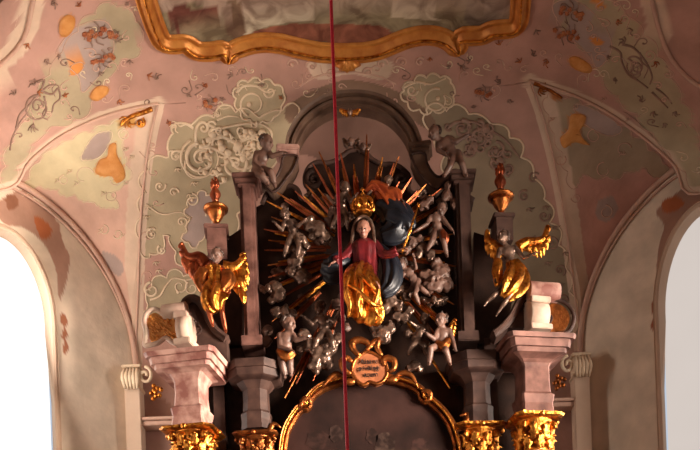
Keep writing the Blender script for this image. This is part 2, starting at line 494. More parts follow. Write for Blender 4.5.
# ------------------------------------------------------------------ walls
def paint_wall(v):
    x, y = to_px(v)
    c = WALLC
    for f in wall_fields:
        if f.has(x, y): c = f.c
    return c
WALLC = srgb(226, 210, 190)
wall_fields = [
    Field([(8, 196), (22, 190), (40, 204), (58, 222), (62, 240), (70, 262), (60, 300), (56, 270), (44, 244), (24, 228), (4, 224), (-4, 205)], srgb(176, 138, 120)),
    Field([(34, 216), (46, 222), (52, 232), (44, 240), (38, 232)], srgb(176, 104, 66)),
    Field([(6, 196), (16, 196), (18, 206), (8, 210)], srgb(146, 100, 78)),
    Field([(61, 316), (64, 314), (68, 322), (65, 327), (68, 334), (66, 340), (69, 348), (65, 354), (62, 350), (64, 342), (61, 336), (64, 328), (61, 322)], srgb(168, 110, 82)),
    Field([(668, 200), (684, 188), (700, 186), (702, 206), (684, 224), (672, 246), (666, 290), (656, 300), (658, 250), (664, 226), (656, 212)], srgb(168, 130, 112)),
    Field([(662, 202), (676, 196), (684, 204), (672, 212), (664, 212)], srgb(180, 106, 68)),
    Field([(652, 302), (655, 300), (657, 310), (655, 316), (657, 324), (654, 332), (651, 326), (653, 316), (651, 310)], srgb(160, 96, 70)),
]
def bay_wall(name, wp, A, B, hw, zsill, zspring, rise, sx, win, panemat, zc_shift=0.0, deep=0.16):
    """wall under a lunette with an arched window, its reveal, moulding and pane"""
    A3v, B3v = Vector((A.x, A.y, 0)), Vector((B.x, B.y, 0))
    L = (B3v - A3v).length; T = (B3v - A3v).normalized()
    nrm = Vector((-T.y, T.x, 0))
    if nrm.dot(Vector((-A.x, 8 - A.y, 0))) < 0: nrm = -nrm       # into the room
    mid = L / 2 + zc_shift
    top = sorted([((p - Vector((A.x, A.y, p.z))).length, p.z) for p in wp])
    def ztop(s):
        for i in range(1, len(top)):
            if top[i][0] >= s:
                f = (s - top[i - 1][0]) / max(1e-9, top[i][0] - top[i - 1][0])
                return top[i - 1][1] + f * (top[i][1] - top[i - 1][1])
        return top[-1][1]
    ss = sorted(set([round(t[0], 5) for t in top] + [mid - hw, mid + hw] + [mid + hw * math.sin(PI * (k / 60 - .5)) for k in range(61)]))
    me = bpy.data.meshes.new(name); verts = []; faces = []
    def arch(s): 
        c = min(1, abs(s - mid) / hw); return zspring + rise * math.sqrt(max(0, 1 - c * c))
    def strip(s0, s1, a0, b0, a1, b1, n):
        k = len(verts)
        for j in range(n + 1):
            for s, a, b in ((s0, a0, b0), (s1, a1, b1)):
                p = A3v + T * s; verts.append((p.x, p.y, a + (b - a) * j / n))
        for j in range(n):
            q = k + 2 * j; faces.append((q, q + 1, q + 3, q + 2))
    for i in range(len(ss) - 1):
        s0, s1 = ss[i], ss[i + 1]
        if s1 - s0 < 1e-5: continue
        m = (s0 + s1) / 2
        if abs(m - mid) < hw:
            strip(s0, s1, 0, zsill, 0, zsill, 2)
            strip(s0, s1, arch(s0), ztop(s0), arch(s1), ztop(s1), 40)
        else:
            strip(s0, s1, 0, 5.0, 0, 5.0, 2); strip(s0, s1, 5.0, ztop(s0), 5.0, ztop(s1), 110)
    me.from_pydata(verts, [], faces)
    a = me.color_attributes.new('paint', 'FLOAT_COLOR', 'POINT'); cols = []
    for v in verts: cols.extend(paint_wall(Vector(v)))
    a.data.foreach_set('color', cols)
    o = link_mesh(name, me, M['vault'], None, False); o['kind'] = 'structure'
    # opening outline
    out = [(mid - hw, zsill)] + [(mid - hw, zsill + (zspring - zsill) * j / 4) for j in range(1, 4)]
    out += [(mid - hw * math.cos(PI * k / 28), zspring + rise * math.sin(PI * k / 28)) for k in range(29)]
    out += [(mid + hw, zsill + (zspring - zsill) * (4 - j) / 4) for j in range(1, 4)] + [(mid + hw, zsill)]
    root = thing('window_%d' % win, A3v + T * mid + Vector((0, 0, zsill)), None, None); root['kind'] = 'structure'
    pt = lambda s, z, d: A3v + T * s + Vector((0, 0, z)) - nrm * d
    cen = Vector((mid, zspring))
    def off(s, z, e):
        if z >= zspring:
            d = V2((s - mid) / hw ** 2, (z - zspring) / rise ** 2)
            if d.length < 1e-9: d = V2(0, 1)
            d.normalize(); return s + d.x * e, z + d.y * e
        return s + math.copysign(e, s - mid), z
    bm = bmesh.new()     # reveal
    loft(bm, [[pt(s, z, 0) for s, z in out], [pt(*off(s, z, -0.04), deep) for s, z in out]], cap=False, closed=True)
    obj('reveal', bm, M['wall'], root, recalc=False)
    bm = bmesh.new()     # raised moulding round the opening
    prof = [(0.0, 0.0), (0.0, -0.03), (0.035, -0.05), (0.05, -0.02), (0.075, -0.02), (0.09, -0.035), (0.10, 0.0)]
    loft(bm, [[pt(*off(s, z, e), d) for s, z in out] for e, d in prof], cap=False, closed=True)
    obj('window_surround', bm, M['wall'], root, recalc=False)
    bm = bmesh.new()     # pane
    vs = [bm.verts.new(pt(s, z, deep - 0.02)) for s, z in out]; bm.faces.new(vs)
    obj('pane', bm, panemat, root, recalc=False)
    return o
WL = bay_wall('wall_left', wp1, A1, B1, 0.72, 3.4, 8.25, 1.22, -1, 1, M['pane_left'], 0.06)
WR = bay_wall('wall_right', wq1, A2, B2, 0.78, 3.4, 8.15, 1.35, 1, 2, M['pane_right'], -0.02)
bay_wall('wall_nave_left', wp2, A3, B3, 1.1, 3.4, 8.0, 1.3, -1, 3, M['pane_left'])
bay_wall('wall_nave_right', wq2, A4, B4, 1.1, 3.4, 8.0, 1.3, 1, 4, M['pane_right'])
# apse wall behind the altar
me_rows = []
top = rows[0]
for z in [0, 2, 4] + [4.5 + 3.5 * j / 60 for j in range(61)]:
    me_rows.append([Vector((p.x, p.y, z if z < 7.99 else p.z)) for p in top])
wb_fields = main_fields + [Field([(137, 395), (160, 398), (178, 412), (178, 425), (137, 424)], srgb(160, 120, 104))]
def paint_back(v):
    x, y = to_px(v); c = PINK
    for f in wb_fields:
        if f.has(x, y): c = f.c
    return c
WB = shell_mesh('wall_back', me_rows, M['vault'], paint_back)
STRUCT += [WL, WR, WB]
bm = bmesh.new()
for s in (-1, 1):
    box(bm, (7.05 * s, 1.7, 5), (0.1, 9.4, 10))
    box(bm, (6.96 * s, 12.17, 4.2), (0.16, 0.36, 8.4))
struct('wall_side', bm, M['wall'])
bm = bmesh.new(); box(bm, (0, -3.05, 6), (14.4, 0.1, 12)); struct('wall_front', bm, M['wall'])
bm = bmesh.new(); box(bm, (0, 6.5, -0.05), (15, 20, 0.1)); struct('floor', bm, M['floor'])

# groin and wall-arch mouldings
def groin(C, name, r=0.02):
    bm = bmesh.new()
    pts = [Vector((p.x, p.y, Zm(p.x, p.y) - 0.012)) for p in C]
    tube(bm, pts, r, 6); 
    return struct(name, bm, M['stucco_pink'], smooth=True)
groin(CL[0], 'trim_1', 0.018); groin(CR[0], 'trim_2', 0.018); groin(CL[1], 'trim_3'); groin(CR[1], 'trim_4')
groin(CL[2], 'trim_5', 0.03); groin(CR[2], 'trim_6', 0.03)
for nm, wp, sx in (('trim_7', wp1, -1), ('trim_8', wq1, 1)):
    bm = bmesh.new(); inn = Vector((-0.77 * sx, -0.64, 0))
    tube(bm, [p + inn * 0.03 - Vector((0, 0, 0.05)) for p in wp], 0.05, 8)
    tube(bm, [p + inn * 0.03 - Vector((0, 0, 0.17)) for p in wp if p.z > 8.15], 0.02, 6)
    struct(nm, bm, M['stucco_pink'], smooth=True)

# surface finder for everything that is fixed to the plaster
def make_bvh(objs):
    vs = []; fs = []
    for o in objs:
        k = len(vs); vs += [o.matrix_world @ v.co for v in o.data.vertices]
        fs += [[i + k for i in p.vertices] for p in o.data.polygons]
    return BVHTree.FromPolygons(vs, fs)
BV = make_bvh(STRUCT)
def on(px, py, lift=0.0):
    d = (W(px, py, 1.0) - CAM).normalized()
    loc, n, i, t = BV.ray_cast(CAM + d * 5, d)
    if loc is None: return W(px, py, 13.5), Vector((0, -1, 0))
    if n.dot(d) > 0: n = -n
    return loc + n * lift, n

# ------------------------------------------------------------------ ceiling fresco and its frame
PXM = 0.0145                    # metres per pixel about the altar
fr_px = [(139, -30), (146, 0), (154, 24), (161, 40), (166, 43), (182, 42.5), (187, 40), (189, 45), (196, 50), (210, 50.5), (226, 47), (227, 57), (230, 57), (231, 49), (240, 46), (252, 42), (266, 40.5), (281, 42),
         (300, 47), (320, 51), (343, 52), (365, 51), (380, 48), (394, 42), (406, 37), (422, 33.5), (436, 34), (447, 38), (455, 45), (458, 50), (460, 48), (459, 34), (468, 34.5), (484, 34), (489, 29), (495, 28), (514, 27), (518, 24), (520, 18), (521, 0), (523, -30)]
fr = [cast_main(*p) for p in fr_px]
xl, yl, xr, yr = fr[0].x, fr[0].y, fr[-1].x, fr[-1].y
back = [(xr + .1, yr - .6), (xr - .3, yr - 1.2), (xr - .6, 8.6), (1.6, 8.1), (0, 7.9), (-1.8, 8.1), (xl + .6, 8.6), (xl + .3, yl - 1.2), (xl - .1, yl - .6)]
fplan = [p.to_2d() for p in fr] + [V2(*p) for p in back]
def dense(P, closed=True, step=0.05):
    out = []
    n = len(P)
    for i in range(n if closed else n - 1):
        a, b = P[i], P[(i + 1) % n]; k = max(1, int((b - a).length / step))
        out += [a.lerp(b, j / k) for j in range(k)]
    return out
def smooth2(P, it):
    for _ in range(it):
        n = len(P); P = [P[i] * 0.5 + (P[i - 1] + P[(i + 1) % n]) * 0.25 for i in range(n)]
    return P
fp = smooth2(dense(fplan), 1)
def offset(P, d):
    n = len(P); out = []
    for i in range(n):
        t = (P[(i + 1) % n] - P[i - 1]).normalized()
        out.append(P[i] + V2(-t.y, t.x) * d)
    return out
def vz(p, dz): return Vector((p.x, p.y, Zm(p.x, p.y) - dz))
frame = thing('fresco_frame', (0, 11, 11.2), 'scalloped gilded moulding framing the fresco on the pink vault', 'picture frame')
cen = V2(0, 10.5)
sgn = 1 if (offset(fp, 0.1)[20] - cen).length > (fp[20] - cen).length else -1
bm = bmesh.new()
prof = [(a * .72, b * .8) for a, b in [(-.20, .0), (-.19, .05), (-.15, .06), (-.13, .03), (-.08, .035), (-.05, .11), (0, .13), (.05, .10), (.07, .05), (.12, .045), (.14, .075), (.17, .07), (.19, .0)]]
loft(bm, [[vz(p, h) for p in smooth2(offset(fp, sgn * d), 1)] for d, h in prof], cap=False)
obj('moulding', bm, M['gold_frame'], frame, smooth=True)
bm = bmesh.new()
tube(bm, [vz(p, .108) for p in fp], .018, 6, closed=True)
obj('bead', bm, M['gold'], frame, smooth=True)
bm = bmesh.new()   # gilded palmette hanging from the frame's middle
def on_main(px, py, lift=0.03):
    p = cast_main(px, py); return Vector((p.x, p.y, p.z - lift))
for k, (x, y) in enumerate([(334, 62), (340, 67), (347, 69), (354, 67), (360, 62)]):
    tube(bm, [on_main(347, 55), on_main((347 + x) / 2, (55 + y) / 2, .10), on_main(x, y, .04)], [.04, .06, .02], 6)
obj('palmette', bm, M['gold_frame'], frame, smooth=True)
# the fresco itself, on the crown of the vault
fres_fields = [
    Field([(150, -20), (530, -20), (522, 10), (440, 8), (380, 4), (330, 6), (260, 14), (220, 12), (190, 2), (160, 12)], srgb(168, 146, 132)),
    Field([(238, 24), (262, 16), (300, 10), (350, 8), (400, 10), (440, 20), (400, 18), (360, 14), (330, 18), (280, 24), (256, 30), (242, 36)], srgb(182, 170, 150)),
    Field([(168, 16), (178, 4), (196, 10), (216, 6), (222, 16), (206, 24), (192, 30), (180, 38), (172, 34)], srgb(112, 66, 56)),
    Field([(166, 24), (176, 16), (190, 18), (184, 30), (174, 36)], srgb(158, 96, 80)),
    Field([(252, 32), (290, 24), (330, 24), (380, 26), (390, 36), (350, 44), (310, 40), (270, 36)], srgb(140, 88, 70)),
    Field([(228, 0), (240, 2), (238, 16), (246, 30), (236, 40), (226, 30), (232, 14)], srgb(120, 96, 78)),
    Field([(330, 2), (350, -2), (380, 4), (400, 4), (420, 10), (396, 12), (372, 8), (350, 8)], srgb(120, 70, 58)),
    Field([(462, 14), (480, 8), (500, 12), (508, 22), (490, 26), (470, 24)], srgb(120, 108, 96)),
    Field([(470, 4), (500, -4), (512, 6), (500, 12), (482, 8)], srgb(190, 170, 156)),
]
def paint_fresco(v):
    x, y = to_px(v); c = srgb(138, 126, 102)
    for f in fres_fields:
        if f.has(x, y): c = f.c
    return c
fpoly = [(p.x, p.y) for p in fp]
bx0, bx1 = min(p[0] for p in fpoly), max(p[0] for p in fpoly)
verts = []; faces = []; idx = {}
for i in range(len(rows) - 1):
    if rows[i][NX // 2].y < 7.6 or rows[i][NX // 2].y > 14.2: continue
    for k in range(NX):
        q = rows[i][k]
        if q.x < bx0 or q.x > bx1 or not inpoly(q.x, q.y, fpoly): continue
        f = []
        for (a, b) in ((i, k), (i, k + 1), (i + 1, k + 1), (i + 1, k)):
            if (a, b) not in idx:
                idx[(a, b)] = len(verts); verts.append(rows[a][b] - Vector((0, 0, .012)))
            f.append(idx[(a, b)])
        faces.append(f)
me = bpy.data.meshes.new('ceiling_fresco'); me.from_pydata([tuple(v) for v in verts], [], faces)
at = me.color_attributes.new('paint', 'FLOAT_COLOR', 'POINT'); cc = []
for v in verts: cc.extend(paint_fresco(v))
at.data.foreach_set('color', cc)
M['fresco'] = mat('fresco_paint', (1, 1, 1, 1), rough=0.85, scale=5, bump=0.05, bscale=10, attr='paint', spec=0.2)
for n_ in M['fresco'].node_tree.nodes:
    if n_.type == 'VALTORGB': n_.color_ramp.elements[0].color = (.52, .44, .40, 1); n_.color_ramp.elements[1].color = (1.12, 1.08, 1.02, 1)
    if n_.type == 'TEX_NOISE' and n_.inputs['Scale'].default_value == 5: n_.inputs['Scale'].default_value = 2.6; n_.inputs['Distortion'].default_value = 1.6
fo = link_mesh('ceiling_fresco', me, M['fresco']); tag(fo, 'faded fresco of clouds and brown figures inside the scalloped gold frame', 'fresco')

# ------------------------------------------------------------------ stucco reliefs on the plaster
def spiral(cx, cy, r0, a0, turns, d=1, sq=1.0, r1=None, n=None):
    r1 = r0 * 0.2 if r1 is None else r1
    n = n or max(8, int(14 * turns)); out = []
    for k in range(n + 1):
        f = k / n; r = r0 + (r1 - r0) * f; a = math.radians(a0) + d * 2 * PI * turns * f
        out.append((cx + r * math.cos(a), cy - r * math.sin(a) * sq))
    return out
def stroke(bm, pts, w0, w1=None, lift=0.0, sm=4, seg=6):
    if sm: pts = [(p.x, p.y) for p in crom([Vector((a, b, 0)) for a, b in pts], sm)]
    w1 = w0 if w1 is None else w1
    P = []; R = []
    n = len(pts)
    for i, (x, y) in enumerate(pts):
        l, nn = on(x, y, lift); r = (w0 + (w1 - w0) * i / (n - 1)) * PXM
        P.append(l); R.append(max(0.006, r))
    # drop jumps
    Q = [P[0]]; q = [R[0]]
    for a, b in zip(P[1:], R[1:]):
        if (a - Q[-1]).length < 1.2: Q.append(a); q.append(b)
    tube(bm, Q, q, seg)
def blob(bm, x, y, r, lift=0.3, fl=0.6):
    l, n = on(x, y, r * PXM * lift)
    rot = n.to_track_quat('Z', 'Y').to_matrix()
    sphere(bm, l, (r * PXM, r * PXM, r * PXM * fl), 10, 7, rot)
def leafs(bm, x, y, r, n, a0=0, da=360, w=1.0, curl=0.5):
    for k in range(n):
        a = math.radians(a0 + da * k / max(1, n if da == 360 else n - 1))
        p = [(x, y), (x + r * .6 * math.cos(a), y - r * .6 * math.sin(a)), (x + r * math.cos(a + curl), y - r * math.sin(a + curl))]
        stroke(bm, p, w, w * .35, .01, 3, 5)
def relief(name, label, cat, group, m, fn):
    bm = bmesh.new(); fn(bm)
    if 'scrollwork' in name or 'haunch' in name:      # loose curls: each one a part
        bm.verts.index_update(); seen = set(); comps = []
        for v in bm.verts:
            if v.index in seen: continue
            st = [v]; seen.add(v.index); c = []
            while st:
                q = st.pop(); c.append(q)
                for e in q.link_edges:
                    o_ = e.other_vert(q)
                    if o_.index not in seen: seen.add(o_.index); st.append(o_)
            comps.append(c)
        t = thing(name, comps[0][0].co, label, cat, group)
        for c in comps:
            b2 = bmesh.new(); mp = {v.index: b2.verts.new(v.co) for v in c}
            for f in {f for v in c for f in v.link_faces}: b2.faces.new([mp[v.index] for v in f.verts])
            obj('curl', b2, m, t, smooth=True)
        bm.free(); return t
    return tag(obj(name, bm, m, smooth=True), label, cat, group)

# outlines of the painted fields, raised beads of plaster
def outline(bm, f, w=0.75, closed=True):
    pts = list(f.P); pts = pts + [pts[0]] if closed else pts
    pts = [p for p in pts if -8 < p[0] < 708 and -8 < p[1] < 440]
    stroke(bm, pts, w, w, 0, 0, 5)
def bead_set(name, label, group, fields, m, w=0.75):
    for f, lab in zip(fields, label):
        relief(name, lab, 'moulding', group, m, lambda bm: outline(bm, f, w))
mf = main_fields
bead_set('stucco_bead', ['thin raised plaster line round the green field on the left haunch of the vault',
                         'thin raised plaster line round the lilac field at the left flower baskets',
                         'thin raised plaster line round the upper left orange patch',
                         'thin raised plaster line round the middle left orange patch',
                         'thin raised plaster line round the lower left orange patch by the lunette tip'], 'raised plaster outlines', mf[0:5], M['stucco_pink'], .35)
bead_set('stucco_bead', ['thin raised plaster line round the long green field on the right haunch of the vault',
                         'thin raised plaster line round the lilac field at the right flower baskets',
                         'thin raised plaster line round the orange patch above the right lunette tip'], 'raised plaster outlines', mf[5:8], M['stucco_pink'], .35)
bead_set('stucco_bead', ['scalloped plaster band round the green field left of the altar',
                         'plaster band round the small lilac field behind the left urn',
                         'plaster band round the low green field above the gold lattice cartouche',
                         'scalloped plaster band round the dark green field right of the altar',
                         'plaster band round the small green shell field left of the arch',
                         'plaster band round the small green shell field right of the arch'], 'scalloped bands behind the altar', mf[10:14] + mf[15:17], M['stucco'], 1.15)
bead_set('stucco_bead', ['raised plaster line round the cream field of the left lunette',
                         'raised plaster line round the lilac field of the left lunette',
                         'raised plaster line round the ochre patch of the left lunette'], 'raised plaster outlines', lun_left[0:3], M['stucco'], .4)
bead_set('stucco_bead', ['raised plaster line round the dull green field of the right lunette',
                         'raised plaster line round the lilac field of the right lunette',
                         'raised plaster line round the ochre patch of the right lunette'], 'raised plaster outlines', lun_right[0:3], M['stucco_pink'], .4)

# raised ochre patches
def patch(name, lab, f, m, lift=0.02):
    bm = bmesh.new()
    cx = sum(p[0] for p in f.P) / len(f.P); cy = sum(p[1] for p in f.P) / len(f.P)
    rings = []
    for s_, lf in ((1.0, 0.0), (0.97, lift), (0.6, lift * 1.2), (0.25, lift * 1.3)):
        rings.append([on(cx + (p[0] - cx) * s_, cy + (p[1] - cy) * s_, lf)[0] for p in f.P])
    loft(bm, rings)
    tag(obj(name, bm, m, smooth=True), lab, 'stucco ornament', 'flat ochre stucco patches')
patch('ochre_patch', 'ochre shell-shaped patch in the bright left lunette', lun_left[2], M['ochre'])
patch('ochre_patch', 'ochre scrolled patch in the dim right lunette', lun_right[2], M['ochre'])
patch('ochre_patch', 'small orange patch between fresco frame and right lunette tip', mf[7], M['ochre'])
patch('ochre_patch', 'small orange patch nearest the left lunette tip', mf[4], M['ochre'])
patch('ochre_patch', 'topmost small orange patch on the left haunch', mf[2], M['ochre'])

# the great rocaille left of the arch
def rocaille_left(bm):
    stroke(bm, [(196, 147), (196, 130), (202, 122), (218, 128), (240, 124), (262, 124), (272, 134), (266, 150)], 1.6, 1.2)
    stroke(bm, spiral(201, 158, 16, 100, 1.6, 1), 2.4, 1.2)
    stroke(bm, spiral(201, 158, 21, 120, .75, 1, r1=17), 1.6, 1.0)
    stroke(bm, [(185, 160), (186, 172), (194, 178), (206, 176), (212, 168)], 1.4, .8)
    stroke(bm, spiral(234, 164, 14, 60, 1.4, -1), 2.4, 1.2)
    stroke(bm, spiral(248, 150, 9, 200, 1.3, 1), 2.0, 1.0)
    stroke(bm, [(199, 146), (214, 148), (228, 156), (238, 168), (252, 166), (260, 156)], 2.6, 1.4)
    stroke(bm, [(206, 140), (222, 136), (236, 142), (250, 138), (262, 142)], 2.8, 1.2)
    stroke(bm, spiral(214, 134, 7, 0, 1.2, 1), 1.6, .8)
    for x, y, r in [(213, 134, 4), (222, 147, 4.5), (228, 152, 4), (238, 145, 5), (236, 148, 3.6), (243, 158, 4), (201, 158, 3.2), (234, 164, 3), (253, 134, 4), (262, 132, 4), (246, 131, 3.4), (226, 132, 3.2)]: blob(bm, x, y, r)
    stroke(bm, [(193, 128), (186, 124), (180, 126), (176, 122)], 1.6, .7); leafs(bm, 176, 126, 7, 4, 100, 160, .9)
    leafs(bm, 217, 116, 6, 4, 30, 120, 1.0); stroke(bm, [(217, 120), (228, 116), (240, 117)], 1.1, .7)
_rl = rocaille_left
def rocaille_left(bm):
    _rl(bm); rr = random.Random(3)
    P = [(196, 124), (264, 122), (270, 148), (258, 172), (240, 182), (200, 182), (184, 166)]
    n = 0
    while n < 34:
        x, y = rr.uniform(184, 270), rr.uniform(120, 182)
        if not inpoly(x, y, P): continue
        n += 1; stroke(bm, spiral(x, y, rr.uniform(3, 6.5), rr.uniform(0, 360), rr.uniform(.6, 1.2), rr.choice((-1, 1))), rr.uniform(1.2, 1.9), .7, .01)
        if n % 2: blob(bm, x + 3, y, rr.uniform(1.8, 3.4), .6, .9)
relief('rocaille_cartouche', 'large cream rocaille of shell scrolls left of the stone arch', 'stucco ornament', 'rocaille cartouches', M['stucco'], rocaille_left)
def rocaille_right(bm):
    for cx, cy, r, a, t, d in [(462, 128, 9, 90, 1.4, -1), (480, 138, 10, 60, 1.3, 1), (470, 150, 7, 200, 1.2, 1), (496, 150, 9, 90, 1.2, -1), (508, 168, 8, 120, 1.2, 1)]:
        stroke(bm, spiral(cx, cy, r, a, t, d), 1.9, .9); blob(bm, cx, cy, 3)
    stroke(bm, [(446, 130), (456, 122), (474, 122), (490, 130), (506, 140), (520, 158)], 1.8, 1.0)
    for x, y in [(452, 140), (486, 128), (500, 160), (474, 144)]: blob(bm, x, y, 4)
_rr = rocaille_right
def rocaille_right(bm):
    _rr(bm); rr = random.Random(5)
    P = [(446, 124), (486, 118), (512, 140), (524, 176), (506, 176), (480, 156), (450, 148)]
    n = 0
    while n < 26:
        x, y = rr.uniform(444, 526), rr.uniform(116, 180)
        if not inpoly(x, y, P): continue
        n += 1; stroke(bm, spiral(x, y, rr.uniform(3, 6.5), rr.uniform(0, 360), rr.uniform(.6, 1.2), rr.choice((-1, 1))), rr.uniform(1.2, 1.8), .7, .01)
relief('rocaille_cartouche', 'shaded grey-brown rocaille of scrolls right of the stone arch', 'stucco ornament', 'rocaille cartouches', M['stucco_grey'], rocaille_right)  # grey-brown in place of cream puts the shade into the material
def shellL(bm):
    stroke(bm, spiral(252, 104, 12, 250, .9, -1, 1.0, 9), 1.3, .8); stroke(bm, [(236, 92), (244, 86), (256, 86), (266, 92), (276, 90)], 1.4, .9)
    stroke(bm, spiral(270, 92, 6, 180, 1.2, 1), 1.4, .6); blob(bm, 249, 104, 2.5, fl=.4); leafs(bm, 240, 90, 5, 4, 90, 140, .8)
relief('stucco_shell', 'small plaster shell scroll above left shoulder of the arch', 'stucco ornament', 'rocaille cartouches', M['stucco'], shellL)
def shellR(bm):
    stroke(bm, spiral(436, 100, 12, 70, .9, 1, 1.0, 9), 1.3, .8); stroke(bm, [(402, 88), (416, 82), (430, 84), (446, 78)], 1.4, .9)
    stroke(bm, spiral(412, 90, 6, 0, 1.2, -1), 1.4, .6); blob(bm, 438, 98, 2.2, fl=.4)
relief('stucco_shell', 'small plaster shell scroll above right shoulder of the arch', 'stucco ornament', 'rocaille cartouches', M['stucco'], shellR)
def crest(bm):
    for cx, cy, r, a, d in [(292, 64, 6, 0, 1), (312, 66, 6, 180, -1), (382, 64, 6, 0, 1), (402, 62, 6, 180, -1), (420, 62, 5, 40, 1), (330, 74, 5, 0, 1), (368, 72, 5, 180, -1)]:
        stroke(bm, spiral(cx, cy, r, a, 1.1, d), 1.1, .5); blob(bm, cx, cy, 1.8)
    stroke(bm, [(300, 86), (318, 76), (348, 72), (378, 76), (396, 84)], 1.1, .8)
relief('stucco_crest', 'row of small plaster scrolls between fresco frame and arch', 'stucco ornament', 'rocaille cartouches', M['stucco_pink'], crest)
# scroll borders left of the altar, above and below
def borderL(bm):
    for cx, cy, r, a, t, d in [(152, 234, 6, 60, 1.3, 1), (160, 186, 6, 20, 1.2, -1), (176, 156, 6, 40, 1.2, 1), (192, 200, 7, 90, 1.2, -1), (182, 222, 6, 300, 1.2, 1), (162, 250, 5, 120, 1.2, 1), (212, 214, 6, 200, 1.2, -1), (174, 192, 5, 0, 1.2, 1)]:
        stroke(bm, spiral(cx, cy, r, a, t, d), 1.3, .7); blob(bm, cx, cy, 1.8)
    stroke(bm, [(146, 204), (162, 214), (180, 212), (192, 218)], 1.1, .6)
    for x, y in [(148, 206), (146, 216), (150, 228), (172, 150), (181, 150), (178, 168), (194, 182), (190, 194), (156, 262), (159, 270)]: leafs(bm, x, y, 4.5, 3, 200, 140, .9)
relief('stucco_scrollwork', 'open plaster scrollwork climbing the pink wall left of the altar', 'stucco ornament', 'scrollwork beside the altar', M['stucco'], borderL)
def borderL2(bm):
    stroke(bm, spiral(152, 290, 8, 100, 1.3, 1), 1.9, .9); stroke(bm, spiral(180, 286, 8, 60, 1.2, -1), 1.3, .7); stroke(bm, spiral(192, 288, 7, 120, 1.2, 1), 1.3, .7)
    stroke(bm, [(150, 300), (160, 296), (166, 286), (174, 278), (186, 280), (198, 278), (204, 290), (202, 304)], 1.3, 1.0)
    for x, y in [(146, 290), (145, 312), (178, 292), (194, 296)]: blob(bm, x, y, 2)
relief('stucco_scrollwork', 'heart-shaped plaster scrolls above the pale marble volute at left', 'stucco ornament', 'scrollwork beside the altar', M['stucco'], borderL2)
def borderR(bm):
    for cx, cy, r, a, t, d in [(524, 196, 6, 60, 1.3, 1), (544, 216, 6, 20, 1.2, -1), (534, 178, 6, 40, 1.2, 1), (552, 244, 7, 90, 1.2, -1), (560, 270, 6, 300, 1.2, 1), (538, 240, 5, 120, 1.2, 1), (564, 300, 6, 200, 1.2, -1)]:
        stroke(bm, spiral(cx, cy, r, a, t, d), 1.3, .7); blob(bm, cx, cy, 1.8)
    for x, y in [(546, 206), (556, 226), (548, 262), (566, 252), (560, 284), (530, 208)]: leafs(bm, x, y, 4.5, 3, 200, 140, .9)
relief('stucco_scrollwork', 'shadowed plaster scrollwork on the wall right of the altar', 'stucco ornament', 'scrollwork beside the altar', M['stucco_grey'], borderR)  # same ornament as at left, its shadow carried by the darker stucco
# cartouches on the haunches
def cartL(bm):
    stroke(bm, [(16, 128), (20, 114), (30, 104), (36, 96), (48, 86), (56, 84)], 1.2, .9)
    stroke(bm, [(36, 82), (44, 80), (42, 90), (52, 94), (58, 88), (60, 98), (54, 104), (52, 112)], 1.3, .8)
    stroke(bm, spiral(37, 106, 6, 0, 1.2, 1, 1.3), 1.1, .6); stroke(bm, [(44, 96), (46, 106), (42, 116), (48, 120)], 1.0, .6); stroke(bm, [(10, 150), (12, 138), (20, 122), (28, 112)], 1.0, .6)
    stroke(bm, spiral(37, 108, 12, 80, .9, 1, 1.1, 9), 1.2, .8)
    leafs(bm, 33, 124, 8, 4, 220, 80, .7, .2); leafs(bm, 34, 84, 6, 3, 60, 120, 1)
relief('haunch_cartouche', 'brown-shaded plaster cartouche on the left haunch below the flower baskets', 'stucco ornament', 'haunch cartouches', M['stucco_grey'], cartL)
def cartR(bm):
    stroke(bm, [(610, 46), (620, 52), (622, 62), (628, 74), (640, 82), (648, 88)], 1.2, .8)
    stroke(bm, [(622, 44), (634, 48), (646, 62), (652, 76), (650, 84)], 1.2, .8)
    stroke(bm, spiral(634, 66, 9, 120, .9, -1, 1.1, 7), 1.0, .7); stroke(bm, spiral(636, 68, 5, 0, 1.2, 1, 1.3), 1.0, .6); stroke(bm, [(628, 58), (634, 64), (630, 74), (638, 80)], 1.0, .6); stroke(bm, [(640, 52), (642, 62), (648, 68), (644, 78)], .9, .5)
    stroke(bm, [(652, 92), (660, 100), (668, 108)], 1.2, .7); stroke(bm, [(656, 88), (666, 96), (672, 104)], 1.0, .5)
    leafs(bm, 624, 42, 6, 3, 60, 120, 1)
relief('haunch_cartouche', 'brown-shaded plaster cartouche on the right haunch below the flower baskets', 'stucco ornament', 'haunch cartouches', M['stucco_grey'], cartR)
def bunch(x0, y0, x1, y1, lab, seed, m='stucco_red'):
    rr = random.Random(seed)
    root_p = on((x0 + x1) / 2, (y0 + y1) / 2)[0]
    t = thing('flower_bunch', root_p, lab, 'stucco ornament', 'russet stucco flower bunches')
    for k in range(max(4, int(abs((x1 - x0) * (y1 - y0)) / 30))):
        f = rr.random(); x = x0 + (x1 - x0) * f + rr.uniform(-2, 2); y = y0 + (y1 - y0) * (rr.random() * .5 + f * .5) + rr.uniform(-2, 2)
        bm = bmesh.new()
        for q in range(5): blob(bm, x + 1.4 * math.cos(q * 1.26), y + 1.4 * math.sin(q * 1.26), 1.2, .5, .8)
        blob(bm, x, y, 1.2, 1.0, .9)
        obj('flower', bm, M[m], t, smooth=True)
    bm = bmesh.new(); leafs(bm, (x0 + x1) / 2, (y0 + y1) / 2, max(abs(x1 - x0), abs(y1 - y0)) * .55, 7, 20, 360, .8)
    obj('leaf_sprays', bm, M['stucco_grey'], t, smooth=True)
bunch(84, 42, 108, 26, 'upper russet flower bunch on the left haunch', 1)
bunch(94, 66, 112, 52, 'lower russet flower bunch on the left haunch', 2)
bunch(202, 107, 218, 99, 'russet flower bunch between left lunette tip and fresco frame', 3)
bunch(560, 4, 582, 18, 'upper russet flower bunch on the right haunch', 4)
